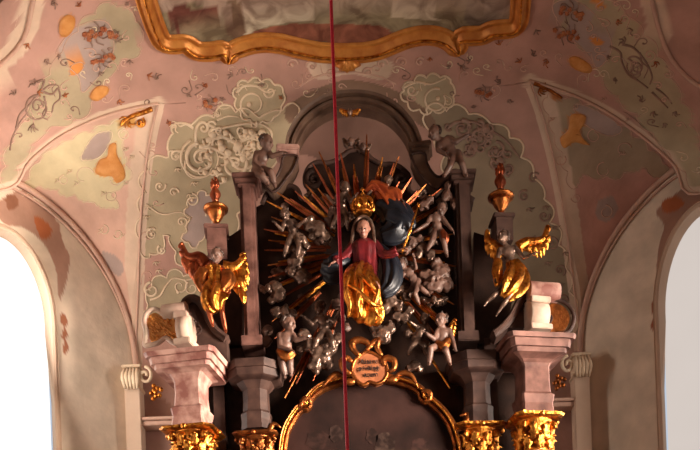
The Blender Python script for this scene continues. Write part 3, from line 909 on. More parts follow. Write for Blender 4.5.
bunch(556, 26, 578, 40, 'lower russet flower bunch on the right haunch', 5)
bunch(476, 88, 492, 98, 'russet flower bunch left of the right lunette tip', 6)
bunch(110, 38, 120, 31, 'tiny russet bunch beside the upper left flower bunch', 7)
# gilded sprays at the lunette tips
def tipL(bm):
    stroke(bm, [(152, 108), (142, 112), (130, 116), (121, 124)], 2.4, 1.6, .02); stroke(bm, spiral(140, 122, 5, 60, 1.2, -1), 1.6, .7, .02)
    leafs(bm, 128, 119, 9, 5, 150, 150, 1.2); blob(bm, 142, 124, 2.4)
relief('gilded_spray', 'gilded acanthus spray in the tip of the left lunette', 'stucco ornament', 'gilded sprays', M['gold'], tipL)
def tipR(bm):
    stroke(bm, [(534, 82), (544, 86), (554, 92), (562, 97)], 2.0, 1.2, .02); leafs(bm, 540, 88, 8, 5, 250, 130, 1.1)
relief('gilded_spray', 'dull gilded acanthus spray in the tip of the right lunette', 'stucco ornament', 'gilded sprays', M['gold_dull'], tipR)
def lunscrollL(bm):
    for cx, cy, r, a, t, d in [(124, 134, 6, 90, 1.2, 1), (84, 176, 10, 20, .7, 1), (116, 180, 6, 180, 1.0, 1), (110, 196, 6, 40, 1.0, -1), (64, 180, 5, 90, 1.1, 1), (104, 230, 5, 90, 1.0, -1), (118, 234, 5, 200, 1.0, 1)]:
        stroke(bm, spiral(cx, cy, r, a, t, d, r1=r * .5), .8, .5)
    for x, y in [(77, 184), (58, 181), (70, 172), (104, 194), (132, 158), (126, 150), (126, 184), (101, 232), (122, 236), (68, 218)]: leafs(bm, x, y, 3.6, 3, 30, 160, .7)
relief('lunette_scrollwork', 'fine curling plaster tendrils in the left lunette', 'stucco ornament', 'lunette tendrils', M['stucco'], lunscrollL)
def lunscrollR(bm):
    for cx, cy, r, a, t, d in [(594, 136, 7, 90, 1.0, 1), (624, 150, 8, 20, .8, 1), (576, 198, 5, 180, 1.0, 1), (560, 160, 6, 40, 1.0, -1), (604, 170, 8, 90, .8, 1), (606, 212, 7, 90, 1.0, -1)]:
        stroke(bm, spiral(cx, cy, r, a, t, d, r1=r * .5), .7, .45)
    for x, y in [(622, 154), (552, 120), (576, 108), (604, 100), (628, 120)]: leafs(bm, x, y, 3.6, 3, 30, 160, .7)
relief('lunette_scrollwork', 'fine curling plaster tendrils in the right lunette', 'stucco ornament', 'lunette tendrils', M['stucco_pink'], lunscrollR)
# single curled leaves scattered over the vault
sprigs = [(38, 92), (14, 94), (52, 4), (80, 5), (128, 4), (118, 38), (148, 75), (60, 56), (158, 78), (170, 122), (130, 60), (48, 60), (28, 44), (232, 76), (262, 86), (280, 98),
          (470, 60), (464, 66), (500, 44), (536, 30), (532, 54), (520, 62), (614, 80), (640, 100), (655, 62), (632, 30), (664, 124), (618, 20), (474, 108), (510, 100), (206, 84), (188, 96), (222, 100), (120, 100),
          (676, 112), (654, 112), (548, 62), (608, 56), (100, 72), (66, 96), (500, 80), (450, 66), (430, 58)]
for i, (x, y) in enumerate(sprigs):
    bm = bmesh.new(); rr = random.Random(i); a = rr.uniform(0, 360)
    leafs(bm, x, y, rr.uniform(3, 5.5), 3, a, 110, .75, rr.uniform(-.8, .8)); blob(bm, x, y, 1.1)
    tag(obj('stucco_leaf', bm, M['stucco_grey' if i % 3 else 'stucco_red'], smooth=True), 'small curled plaster leaf scattered on the pink vault', 'stucco ornament', 'scattered plaster leaves')

# low curling tendrils of plaster all over the vault
rr = random.Random(11); n = 0; spots = []
zones = [([(60, 110), (150, 60), (160, 100), (60, 130)], 6), ([(160, 70), (460, 62), (450, 108), (300, 92), (160, 120)], 34), ([(460, 45), (545, 30), (610, 84), (530, 76), (470, 110)], 14),
         ([(10, 150), (60, 60), (120, 0), (140, 0), (140, 60), (60, 120)], 22), ([(556, 0), (630, 0), (700, 130), (700, 180), (610, 84)], 26), ([(145, 130), (170, 120), (146, 330)], 6)]
for P, cnt in zones:
    k = 0; xs = [p[0] for p in P]; ys = [p[1] for p in P]; tries = 0
    while k < cnt and tries < 3000:
        tries += 1
        x, y = rr.uniform(min(xs), max(xs)), rr.uniform(min(ys), max(ys))
        if not inpoly(x, y, P) or any((x - a) ** 2 + (y - b) ** 2 < 60 for a, b in spots): continue
        k += 1; spots.append((x, y)); bm = bmesh.new(); a0 = rr.uniform(0, 360); r = rr.uniform(3.5, 7); d = rr.choice((-1, 1))
        sp = spiral(x, y, r, a0, rr.uniform(.6, 1.1), d, rr.uniform(.6, 1))
        tail = (sp[0][0] + r * 1.1 * math.cos(math.radians(a0 - 80 * d)), sp[0][1] - r * 1.1 * math.sin(math.radians(a0 - 80 * d)))
        stroke(bm, [tail] + sp, .5, .75, 0, 1, 5); blob(bm, sp[-1][0], sp[-1][1], 1.0, .3, .8)
        tag(obj('stucco_tendril', bm, M[('stucco', 'stucco_pink', 'stucco_pink', 'stucco_grey')[rr.randrange(4)]], smooth=True), 'small curling plaster tendril on the pink vault', 'stucco ornament', 'scattered plaster tendrils')

# ================================================================== the retable
def XZ(px, py, Y):
    p = W(px, py, Y); return (p.x, p.z)
def slab(bm, pxs, Y0, Y1, base=None, sm=0):
    """outline given at depth Y0, cut through to Y1"""
    if sm: pxs = [(p.x, p.y) for p in crom([Vector((a, b, 0)) for a, b in pxs], sm, True)]
    prism(bm, [XZ(x, y, Y0) for x, y in pxs], Y0, Y1)
def world_z(py, px, Y): return W(px, py, Y).z
def prof_sweep(bm, path, prof, depth_dir=Vector((0, 1, 0))):
    """path: points in a plane facing the nave; prof: (outward, backward) pairs"""
    n = len(path); rings = []
    for i in range(n):
        t = (path[min(i + 1, n - 1)] - path[max(i - 1, 0)]).normalized()
        o = Vector((-t.z, 0, t.x))
        rings.append([path[i] + o * a + depth_dir * b for a, b in prof])
    vs = [[bm.verts.new(p) for p in r] for r in rings]
    m = len(prof)
    for i in range(n - 1):
        for k in range(m): bm.faces.new((vs[i][k], vs[i][(k + 1) % m], vs[i + 1][(k + 1) % m], vs[i + 1][k]))
    bm.faces.new(vs[0][::-1]); bm.faces.new(vs[-1])

# --- retable body: dark back wall of the altar, with scrolled top
ret = thing('retable_body', (0.0, 13.2, 0), 'dark wooden back wall of the altar with two scrolls at its top', 'altarpiece')
bm = bmesh.new(); YB = 13.25
top_px = [(262, 204), (267, 193), (275, 189), (283, 187), (292, 186), (298, 190), (301, 198), (306, 199), (312, 192), (306, 186), (305, 177), (309, 167), (317, 162), (326, 163), (334, 161), (342, 156), (349, 151), (358, 150), (366, 153), (372, 159),
          (382, 164), (393, 164), (403, 169), (409, 178), (408, 187), (412, 193), (422, 193), (434, 188), (446, 186), (458, 190), (474, 200)]
poly = [XZ(x, y, YB) for x, y in top_px]
xl_, xr_ = XZ(256, 430, YB)[0], XZ(466, 430, YB)[0]
poly = [(xl_, 0), (xl_, XZ(262, 204, YB)[1] - .1)] + poly + [(xr_, XZ(474, 200, YB)[1] - .1), (xr_, 0)]
prism(bm, poly, YB, YB + .3)
obj('back_panel', bm, M['wood_dark'], ret)
for cx, d in ((314, 1), (401, -1)):
    bm = bmesh.new(); pts = [W(x, y, YB - .03) for x, y in spiral(cx, 180, 9, 90, 1.6, d, r1=1.5)]
    tube(bm, pts, [.05 - .03 * k / len(pts) for k in range(len(pts))], 8)
    obj('scroll', bm, M['wood_dark'], ret, smooth=True)
bm = bmesh.new()
ed = [W(x, y, YB - .02) for x, y in top_px]
tube(bm, crom(ed, 3), .035, 6); obj('edge_moulding', bm, M['marble_dark'], ret, smooth=True)
for x0, x1, nm in ((196, 262, 'left'), (460, 536, 'right')):      # lower side walls between the columns
    bm = bmesh.new()
    a, b = XZ(x0, 440, YB), XZ(x1, 440, YB); zt = XZ((x0 + x1) / 2, 346, YB)[1]
    prism(bm, [(a[0], 0), (a[0], zt), (b[0], zt), (b[0], 0)], YB - .02, YB + .35)
    obj('side_wall', bm, M['wood_dark'], ret)
for poly_ in ([(214, 348), (209, 300), (206, 262), (210, 244), (219, 234), (230, 236), (242, 228), (242, 348)], [(474, 344), (474, 232), (486, 236), (496, 232), (508, 242), (514, 262), (512, 300), (506, 344)]):
    bm = bmesh.new(); slab(bm, poly_, YB - .02, YB + .2); obj('attic_wing', bm, M['wood_dark'], ret)
for x in (219, 470 + 22):
    bm = bmesh.new(); a = XZ(x, 400, 13.0); box(bm, (a[0], 13.1, (a[1] + .9) / 2), (.16, .2, a[1] + .9)); obj('pilaster_strip', bm, M['marble_grey'], ret)

# --- great arch
arch_px = [(291, 150), (293, 140), (299, 128), (306, 119), (316, 111), (327, 105), (340, 101.5), (355, 100.5), (369, 102), (382, 106), (394, 113), (404, 123), (411, 133), (416, 145), (417, 150)]
YA = 13.12
pa = thing('pediment_arch', W(354, 150, YA), 'brown moulded stone arch crowning the altar, darkened at its top', 'arch')
bm = bmesh.new()
pr = [(a * .78, b) for a, b in [(-.115, .05), (-.10, 0), (-.055, -.0), (-.045, -.06), (.0, -.07), (.012, -.03), (.05, -.03), (.06, -.10), (.10, -.12), (.115, -.06), (.115, .22), (-.115, .22)]]
prof_sweep(bm, crom([W(x, y, YA) for x, y in arch_px], 5), pr)
obj('arch_moulding', bm, M['arch_stone'], pa, smooth=False)
for (x0, y0, x1, y1, yaw) in ((276, 150, 299, 156, .12), (409, 147, 432, 153, -.12)):
    bm = bmesh.new(); c = W((x0 + x1) / 2, (y0 + y1) / 2, YA + .05)
    box(bm, c, ((x1 - x0) * PXM, .34, .07), yaw, .015); box(bm, c - Vector((0, 0, .06)), ((x1 - x0) * PXM * .8, .28, .06), yaw, .01)
    obj('impost', bm, M['marble_pink' if x0 < 300 else 'arch_stone'], pa)
brL = [(284, 156), (297, 156), (296, 163), (292, 171), (286, 179), (279, 188), (273, 192), (268, 188), (264, 183), (257, 182), (252, 187), (247, 184), (249, 177), (256, 174), (264, 176), (271, 181), (277, 176), (281, 167)]
brR = [(424, 153), (412, 154), (413, 160), (416, 168), (422, 176), (430, 185), (437, 189), (442, 184), (447, 180), (455, 179), (461, 184), (466, 180), (463, 173), (456, 170), (447, 172), (439, 177), (432, 172), (427, 163)]
for pp, m in ((brL, 'arch_stone'), (brR, 'arch_stone')):
    bm = bmesh.new(); slab(bm, pp, YA - .08, YA + .2, sm=3); obj('scroll_bracket', bm, M[m], pa)
    bm = bmesh.new(); tube(bm, crom([W(x, y, YA - .09) for x, y in pp], 3, True), .018, 6, closed=True); obj('bracket_edge', bm, M['marble_grey'], pa, smooth=True)

# --- upper pillars flanking the glory
def pillar(cx, ytop, ybot, wpx, m, lab):
    Y = 12.95; t = thing('attic_pillar', W(cx, ybot, Y), lab, 'pillar', 'pillars flanking the statues')
    zb, zt = W(cx, ybot, Y).z, W(cx, ytop, Y).z; x = W(cx, (ytop + ybot) / 2, Y).x; w_ = wpx * PXM
    bm = bmesh.new(); box(bm, (x, Y, (zb + zt) / 2), (w_, .32, zt - zb), 0, .01); 
    box(bm, (x, Y - .17, (zb + zt) / 2), (w_ * .6, .04, (zt - zb) * .92), 0, .01)
    obj('shaft', bm, M[m], t)
    bm = bmesh.new()
    for i, (dw, dz) in enumerate(((.05, .03), (.12, .09), (.18, .15))): box(bm, (x, Y, zt + dz - .12), (w_ + dw, .32 + dw, .05), 0, .008)
    obj('cap', bm, M[m], t)
    bm = bmesh.new(); box(bm, (x, Y, zb + .06), (w_ + .1, .42, .14), 0, .01); obj('base', bm, M[m], t)
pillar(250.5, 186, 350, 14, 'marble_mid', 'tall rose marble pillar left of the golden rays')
pillar(464, 183, 346, 14, 'marble_grey', 'tall dim marble pillar right of the golden rays')  # darker marble than the left pillar, dimness put into the colour

# --- columns with capitals and entablature blocks
def sq(cx, cy, hw, z, yaw, n=4, notch=0.12):
    """square ring with cut corners"""
    pts = []
    for a, b in ((-1, -1 + notch), (-1 + notch, -1), (1 - notch, -1), (1, -1 + notch), (1, 1 - notch), (1 - notch, 1), (-1 + notch, 1), (-1, 1 - notch)):
        x, y = a * hw, b * hw
        pts.append(Vector((cx + x * math.cos(yaw) - y * math.sin(yaw), cy + x * math.sin(yaw) + y * math.cos(yaw), z)))
    return pts
def capital(c, r, h, yaw, parent, m):
    """Corinthian capital: c is the centre of its foot"""
    bm = bmesh.new(); lathe(bm, c, [(r * .86, 0), (r * .9, h * .05), (r * .82, h * .1), (r * .85, h * .5), (r * 1.05, h * .85), (r * 1.15, h * .9)], 20)
    cap = obj('capital', bm, m, parent, smooth=True)
    bm = bmesh.new()
    loft(bm, [sq(c[0], c[1], r * 1.30, c[2] + h * .88, yaw, notch=.25), sq(c[0], c[1], r * 1.42, c[2] + h * .93, yaw, notch=.25), sq(c[0], c[1], r * 1.48, c[2] + h, yaw, notch=.25)])
    obj('abacus', bm, m, cap)
    for row, (z0, hh, rr, k0) in enumerate(((.05, .42, .9, 0), (.32, .45, .9, .5))):
        for k in range(8):
            a = 2 * PI * (k + k0) / 8 + yaw; e = Vector((math.cos(a), math.sin(a), 0)); s_ = Vector((-math.sin(a), math.cos(a), 0))
            bm = bmesh.new(); rings = []
            for q in range(7):
                f = q / 6; out = r * rr + r * (.08 + .34 * f ** 3); zz = c[2] + h * (z0 + hh * min(f * 1.15, 1.0) - (.10 * max(0, f - .8) * 5))
                ww = r * .34 * (math.sin(PI * (f * .75 + .22))) * (1 + .25 * math.cos(q * PI))
                th = .02 + .03 * (1 - f)
                cc = Vector((c[0], c[1], zz)) + e * out
                rings.append([cc - s_ * ww - e * th, cc - s_ * ww * .4 + e * th, cc + e * th * .2, cc + s_ * ww * .4 + e * th, cc + s_ * ww - e * th, cc - e * th * 1.6])
            loft(bm, rings); obj('acanthus_leaf', bm, m, cap, smooth=True)
    for k in range(4):
        a = 2 * PI * (k + .5) / 4 + yaw; e = Vector((math.cos(a), math.sin(a), 0))
        bm = bmesh.new(); P = []
        for q in range(22):
            f = q / 21; th = -PI * .5 + 2 * PI * 1.3 * f; rr = r * .22 * (1 - .75 * f)
            P.append(Vector((c[0], c[1], c[2] + h * .72)) + e * (r * 1.22 + rr * math.cos(th)) + Vector((0, 0, rr * math.sin(th) * -1)))
        P = [Vector((c[0], c[1], c[2] + h * .45)) + e * r * .9, Vector((c[0], c[1], c[2] + h * .75)) + e * r * 1.1] + P[5:]
        tube(bm, P, [r * .13] * len(P), 6); obj('volute', bm, m, cap, smooth=True)
    for k in range(4):      # rosette on each face
        a = 2 * PI * k / 4 + yaw; e = Vector((math.cos(a), math.sin(a), 0)); bm = bmesh.new()
        sphere(bm, Vector((c[0], c[1], c[2] + h * .93)) + e * r * 1.42, r * .16, 8, 6); obj('rosette', bm, m, cap, smooth=True)
def column(cx, ycap, ybase_cap, yct, hw, Y, yaw, m, mc, lab, prof, ytop):
    """cx: axis; ytop: top of cornice; ycap..ybase_cap the capital in the photo"""
    p = W(cx, ycap, Y - hw * 1.4 * PXM); p.y = Y
    t = thing('marble_column', (p.x, Y, 0), lab, 'column', 'columns of the altar')
    zc = p.z; h = zc - W(cx, ybase_cap, Y - hw * PXM).z
    r = hw * PXM
    bm = bmesh.new(); lathe(bm, (p.x, p.y, 0), [(r * 1.25, 0), (r * 1.25, .1), (r * 1.1, .2), (r * 1.0, .3), (r * 1.0, 2.5), (r * .88, zc - h)], 28)
    obj('shaft', bm, M['marble_pink' if m != 'marble_grey' else 'marble_dark'], t, smooth=True)
    capital((p.x, p.y, zc - h), r, h, yaw, t, M[mc])
    bm = bmesh.new(); rings = []
    for (f, y) in prof: rings.append(sq(p.x, p.y, f * PXM * .97, W(cx, y, Y - f * PXM).z, yaw, notch=.12 if m != 'marble_grey' else .5))
    k = len(rings) // 2
    loft(bm, rings[:k + 1]); obj('frieze_block', bm, M[m], t)
    bm = bmesh.new(); loft(bm, rings[k:]); obj('cornice', bm, M[m], t)
    return t
pL = [(17, 424), (15.5, 414), (16, 413), (17, 406), (14, 404), (13.2, 392), (13.5, 380), (15, 376), (17, 372), (22, 368), (28, 365.5), (28.5, 361), (31, 360), (32, 353), (34.5, 352), (36, 347)]
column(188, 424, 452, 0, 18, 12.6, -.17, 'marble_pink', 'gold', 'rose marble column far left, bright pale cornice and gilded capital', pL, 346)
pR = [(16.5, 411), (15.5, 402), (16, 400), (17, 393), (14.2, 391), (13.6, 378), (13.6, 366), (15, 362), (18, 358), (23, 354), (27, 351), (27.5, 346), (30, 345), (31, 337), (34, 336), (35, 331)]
column(538, 411, 449, 0, 16.5, 12.6, .17, 'marble_mid', 'gold', 'rose marble column far right, shaded cornice and gilded capital', pR, 330)  # darkened copy of the rose marble carries the shade on this side
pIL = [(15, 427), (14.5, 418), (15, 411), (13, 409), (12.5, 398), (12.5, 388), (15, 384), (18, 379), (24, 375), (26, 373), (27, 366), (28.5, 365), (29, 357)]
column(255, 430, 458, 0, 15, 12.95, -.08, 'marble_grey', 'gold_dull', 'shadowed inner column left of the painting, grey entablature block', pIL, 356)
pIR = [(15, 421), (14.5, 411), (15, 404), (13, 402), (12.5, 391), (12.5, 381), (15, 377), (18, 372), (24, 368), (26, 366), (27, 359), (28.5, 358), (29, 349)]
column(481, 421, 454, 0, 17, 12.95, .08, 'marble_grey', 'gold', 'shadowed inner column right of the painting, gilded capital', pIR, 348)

# --- marble volutes above the outer columns
def roll(bm, cx, cy, r, L, Y, yaw, seg=20):
    c = W(cx, cy, Y); e = Vector((math.cos(yaw), math.sin(yaw), 0)) * L * PXM / 2
    tube(bm, [c - e * 1.0, c - e * .96, c + e * .96, c + e], [r * PXM * .93, r * PXM, r * PXM, r * PXM * .93], seg)
vL = thing('marble_volute', W(185, 348, 12.75), 'pale marble scroll standing on the far left cornice beside the gold lattice', 'volute', 'marble scrolls above the outer columns')
bm = bmesh.new(); roll(bm, 186, 331, 13, 12, 12.45, -.2); obj('lower_scroll', bm, M['marble_pale'], vL, smooth=True)
bm = bmesh.new(); roll(bm, 175, 311, 7, 24, 12.5, -.2); obj('upper_scroll', bm, M['marble_pale'], vL, smooth=True)
bm = bmesh.new(); c = W(184, 319, 12.5); box(bm, c, (14 * PXM, .3, 7 * PXM), -.2, .01); obj('scroll_neck', bm, M['marble_pale'], vL); bm = bmesh.new(); c = W(187, 345.5, 12.45); box(bm, c, (17 * PXM, .36, 6 * PXM), -.25, .01); obj('scroll_foot', bm, M['marble_pale'], vL)
vR = thing('marble_volute', W(537, 334, 12.65), 'marble scroll standing on the far right cornice with a rolled top', 'volute', 'marble scrolls above the outer columns')
bm = bmesh.new(); roll(bm, 536, 317, 13, 19, 12.6, .25); obj('lower_scroll', bm, M['marble_pale'], vR, smooth=True)
bm = bmesh.new(); roll(bm, 543, 292, 9, 31, 12.6, .22); obj('upper_scroll', bm, M['marble_pink'], vR, smooth=True)
bm = bmesh.new(); c = W(537, 303.5, 12.6); box(bm, c, (20 * PXM, .3, 6 * PXM), .25, .01); obj('scroll_neck', bm, M['marble_pale'], vR); bm = bmesh.new(); c = W(537, 331, 12.55); box(bm, c, (22 * PXM, .36, 5 * PXM), .25, .01); obj('scroll_foot', bm, M['marble_pale'], vR)
for cx, cy, r, s in ((196, 329, 11, 1), (547, 318, 11, 1)):
    bm = bmesh.new(); P = [W(x, y, 12.6) for x, y in spiral(cx, cy, r * .75, 90, 1.4, s, r1=1.5)]; tube(bm, P, .02, 6)
    obj('spiral_edge', bm, M['marble_grey'], vL if cx < 300 else vR, smooth=True)
# broken pediment scrolls carrying the angels
def ped(name_lab, pts, mouth, seg_w, parent_at):
    t = thing('pediment_scroll', parent_at, name_lab, 'scroll', 'curved pediment pieces under the gold angels')
    bm = bmesh.new(); P = crom([W(x, y, 12.62) for x, y in pts], 6)
    prof_sweep(bm, P, [(-.055, .28), (-.055, 0), (-.02, -.02), (0, -.05), (.03, -.05), (.04, .0), (.055, 0), (.055, .28)])
    obj('moulding', bm, M['marble_dark'], t)
    bm = bmesh.new(); q = list(P); e0 = Vector((P[-1].x, P[-1].y, P[-1].z - .35)); e1 = Vector((P[0].x, P[0].y, P[-1].z - .35))
    vs0 = [(p.x, p.z) for p in q] + [(e0.x, e0.z), (e1.x, e1.z)]
    prism(bm, vs0, 12.66, 12.95); obj('tympanum', bm, M['marble_grey'], t)
ped('dark curved pediment scroll under the left gold angel', [(188, 315), (184, 309), (185, 302), (191, 298), (198, 300), (204, 308), (209, 319), (216, 330), (226, 338)], 0, 0, W(205, 345, 12.7))
ped('dark curved pediment scroll under the right gold angel', [(494, 334), (504, 326), (512, 316), (518, 304), (524, 294), (530, 288), (536, 290), (537, 297), (532, 301)], 0, 0, W(513, 335, 12.7))

# gold lattice cartouche
gl = thing('lattice_cartouche', W(163, 342, 12.95), 'gold lattice panel in a pale scrolled frame at far left', 'stucco ornament')
gpoly = [(150, 340), (149, 331), (147, 323), (150, 315), (156, 313), (163, 317), (167, 317), (174, 313), (181, 320), (183, 330), (180, 337), (173, 338), (166, 334), (160, 337), (155, 340)]
bm = bmesh.new(); slab(bm, gpoly, 12.53, 12.63, sm=3)
obj('lattice_panel', bm, M['ochre'], gl)
for k in range(70):
    rr = random.Random(k); x = rr.uniform(150, 181); y = rr.uniform(315, 338)
    if not inpoly(x, y, gpoly): continue
    bm = bmesh.new(); tube(bm, [W(a, b, 12.515) for a, b in [(x - 1.8, y - 1.6), (x, y + rr.uniform(-1, 1)), (x + 1.8, y + 1.4)]], [.008, .017, .008], 6); obj('lattice_bar', bm, M['ochre' if k % 2 else 'gold_frame'], gl, smooth=True)
bm = bmesh.new(); tube(bm, crom([W(x, y, 12.52) for x, y in [(145, 345), (146, 332), (144, 322), (147, 313), (155, 309), (164, 313), (175, 309), (184, 318), (187, 330), (183, 342), (174, 343), (166, 338), (158, 343), (150, 345)]], 4, True), .035, 8, closed=True)
obj('scrolled_rim', bm, M['marble_pale'], gl, smooth=True)
gr_ = thing('lattice_cartouche', W(556, 330, 12.95), 'brownish gold panel in shadow beside the right marble scroll', 'stucco ornament')
bm = bmesh.new(); slab(bm, [(549, 306), (558, 304), (566, 309), (570, 318), (566, 328), (557, 332), (549, 330)], 12.63, 12.75, sm=3); obj('lattice_panel', bm, M['gold_dull'], gr_)
bm = bmesh.new(); tube(bm, crom([W(x, y, 12.62) for x, y in [(547, 303), (558, 300), (569, 306), (574, 318), (569, 331), (557, 335), (547, 334)]], 4, True), .03, 8, closed=True); obj('scrolled_rim', bm, M['marble_grey'], gr_, smooth=True)

# --- urns on pedestals
def urn(cx, ybot, ytop, s, Y, pedw, pedb, lab, lab2, pm):
    c = W(cx, ybot, Y); pb = W(cx + (1 if cx < 300 else 0), pedb, Y)
    t = thing('urn_pedestal', pb, lab2, 'pedestal', 'stone pedestals of the urns'); hh = c.z - pb.z
    bm = bmesh.new(); box(bm, (c.x, Y, pb.z + hh * .42), (pedw * PXM, .3, hh * .84), .1, .01); obj('block', bm, M[pm], t)
    bm = bmesh.new(); box(bm, (c.x, Y, c.z - hh * .10), (pedw * PXM * 1.25, .36, hh * .12), .1, .01); box(bm, (c.x, Y, c.z - hh * .03), (pedw * PXM * 1.05, .3, hh * .06), .1, .01); obj('cap', bm, M[pm], t)
    u = thing('flaming_urn', c, lab, 'urn', 'gilded urns with flames')
    k = PXM * s
    bm = bmesh.new(); lathe(bm, c, [(6 * k, 0), (6.4 * k, 1.5 * k), (3.2 * k, 4 * k), (2.6 * k, 6 * k), (4 * k, 8 * k), (6.5 * k, 11 * k), (8.5 * k, 15 * k), (9.3 * k, 18 * k)], 20, 0); obj('bowl', bm, M['gold_dull'], u, smooth=True)
    bm = bmesh.new(); lathe(bm, c, [(9.3 * k, 17.5 * k), (12.5 * k, 19 * k), (12.8 * k, 20.5 * k), (9 * k, 22 * k), (5 * k, 24 * k), (3.5 * k, 27 * k)], 20); obj('rim', bm, M['gold_dull'], u, smooth=True)
    bm = bmesh.new(); lathe(bm, c, [(3.4 * k, 26 * k), (3.0 * k, 29 * k), (5.0 * k, 33 * k), (5.2 * k, 36 * k), (3.5 * k, 40 * k), (2.5 * k, 42 * k)], 16, 4, .1); obj('knop', bm, M['gold_red'], u, smooth=True)
    H = (ybot - ytop)
    for q in range(6):
        a = q * 1.05; r0 = 2.4 * k
        bm = bmesh.new(); z0 = 40 * k; L = (H / s - 41) * k * (1 if q == 0 else .62 + .1 * (q % 3))
        P = [c + Vector((math.cos(a) * r0 * f1, math.sin(a) * r0 * f1, z0 + L * f)) for f, f1 in ((0, .3), (.3, 1.3), (.6, 1.0), (.85, 1.6 if q else .2), (1, 1.3 if q else -.4))]
        tube(bm, crom(P, 3), [(.2 + 1.9 * math.sin(PI * min(1, .15 + .85 * i / 12))) * k * .9 for i in range(13)], 6)
        obj('flame', bm, M['gold_red'], u, smooth=True)
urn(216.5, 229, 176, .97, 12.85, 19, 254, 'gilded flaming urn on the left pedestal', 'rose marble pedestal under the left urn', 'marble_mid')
urn(501.5, 218, 162, 1.02, 12.85, 17, 246, 'gilded flaming urn on the right pedestal', 'shaded marble pedestal under the right urn', 'marble_grey')  # right pedestal takes a darker marble to look shaded

# --- sunburst of gilded rays
sb = thing('ray_sunburst', W(363, 250, 13.1), 'sunburst of thin gilded rays fanning out behind the seated woman', 'sunburst')
rays = [(94, 88), (101, 100), (112, 108), (118, 101), (129, 88), (137, 94), (144, 106), (151, 110), (158, 98), (166, 102), (172, 98), (178, 101), (187, 100), (194, 100), (201, 106), (208, 104), (216, 118), (223, 130), (240, 173), (247, 145),
        (86, 120), (76, 98), (67, 105), (54, 92), (44, 92), (36, 103), (28, 95), (18, 92), (8, 92), (-3, 92), (-12, 95), (-23, 100), (-33, 108), (-45, 128), (-53, 150), (-60, 168), (124, 80), (60, 80)]
for i, (a, R) in enumerate(rays):
    rr = random.Random(i)
    for j in (-1, 0, 1):
        if j and (i % 4 == 3 or (i + j) % 3 == 0): continue
        aa = math.radians(a + 2.1 + j * 1.3); R1 = R * (1 - .12 * abs(j) - .05 * rr.random()); r0 = 30 + rr.uniform(0, 12) if R < 125 else 60
        def P(r, d=8): return W(363 + r * math.cos(aa), 250 - r * math.sin(aa), 13.16, d + 5)
        bm = bmesh.new(); tube(bm, [P(r0, 6), P((r0 + R1) / 2, 9), P(R1, 12)], [.020, .028, .008], 4, 1.0)
        obj('ray', bm, M['gold' if (i * 3 + j) % 7 == 0 else 'gold_red' if (i + j) % 2 else 'gold_dull'], sb)

# --- painting in a scalloped gilt frame
fpx = [(283, 470), (282, 450), (285, 432), (292, 418), (300, 408), (307, 406), (309, 398), (320, 388), (335, 382), (352, 378), (372, 377), (392, 379), (410, 384), (421, 391), (424, 399), (431, 401), (443, 412), (452, 426), (458, 446), (459, 466)]
YF = 12.9
pf = thing('gilt_arch_frame', (0.1, YF, 3.2), 'scalloped gilt frame of the dark altar painting', 'picture frame')
bm = bmesh.new(); FP = crom([W(x, y, YF) for x, y in fpx], 4)
FP = [Vector((FP[0].x, YF, 3.2))] + FP + [Vector((FP[-1].x, YF, 3.2))]
prof_sweep(bm, FP, [(-.07, .10), (-.07, -.02), (-.045, -.05), (-.02, -.02), (.0, -.07), (.03, -.09), (.055, -.04), (.07, .0), (.07, .10)])
obj('frame_moulding', bm, M['gold_dull'], pf)
bm = bmesh.new(); tube(bm, [p - Vector((0, .075, 0)) for p in FP], .016, 6); obj('frame_bead', bm, M['gold'], pf, smooth=True)
for pts in ([(300, 408), (303, 400), (309, 399), (311, 405)], [(421, 391), (429, 392), (430, 399), (424, 401)], [(276, 440), (270, 432), (274, 424), (281, 428)], [(458, 432), (466, 424), (468, 414), (460, 416)], [(350, 381), (338, 374), (330, 378), (322, 388)], [(392, 380), (402, 373), (412, 376), (418, 388)]):
    bm = bmesh.new(); tube(bm, crom([W(x, y, YF - .08) for x, y in pts], 3), [.02, .03, .035, .04, .045, .04, .035, .03, .02, .015], 7); obj('leaf_scroll', bm, M['gold_dull'], pf, smooth=True)
bm = bmesh.new(); vs = [bm.verts.new(p + Vector((0, .06, 0))) for p in FP]; bm.faces.new(vs)
m_ = M['paint_dark']
ap = obj('altar_painting', bm, m_, recalc=False); tag(ap, 'very dark altar painting with faint figures, under the inscribed cartouche', 'painting')
for k, (x, y, rx, ry, c) in enumerate([(385, 444, 10, 12, srgb(66, 50, 44)), (372, 436, 6, 8, srgb(56, 38, 34)), (318, 440, 12, 10, srgb(52, 34, 30)), (336, 434, 7, 9, srgb(58, 42, 38)), (420, 446, 9, 8, srgb(58, 38, 34))]):
    mm = mat('oil_paint_figure_%d' % k, c, srgb(34, 22, 19), rough=.7, spec=.1, scale=9, bump=0, lo=.4, hi=.6)
    bm = bmesh.new(); c0 = W(x, y, YF + .055)
    vs = [bm.verts.new(c0 + Vector((rx * PXM * math.cos(a * PI / 8) * (1 + .2 * math.sin(a * 2.3)), 0, ry * PXM * math.sin(a * PI / 8)))) for a in range(16)]; bm.faces.new(vs)
    obj('painted_figure', bm, mm, ap, recalc=False)

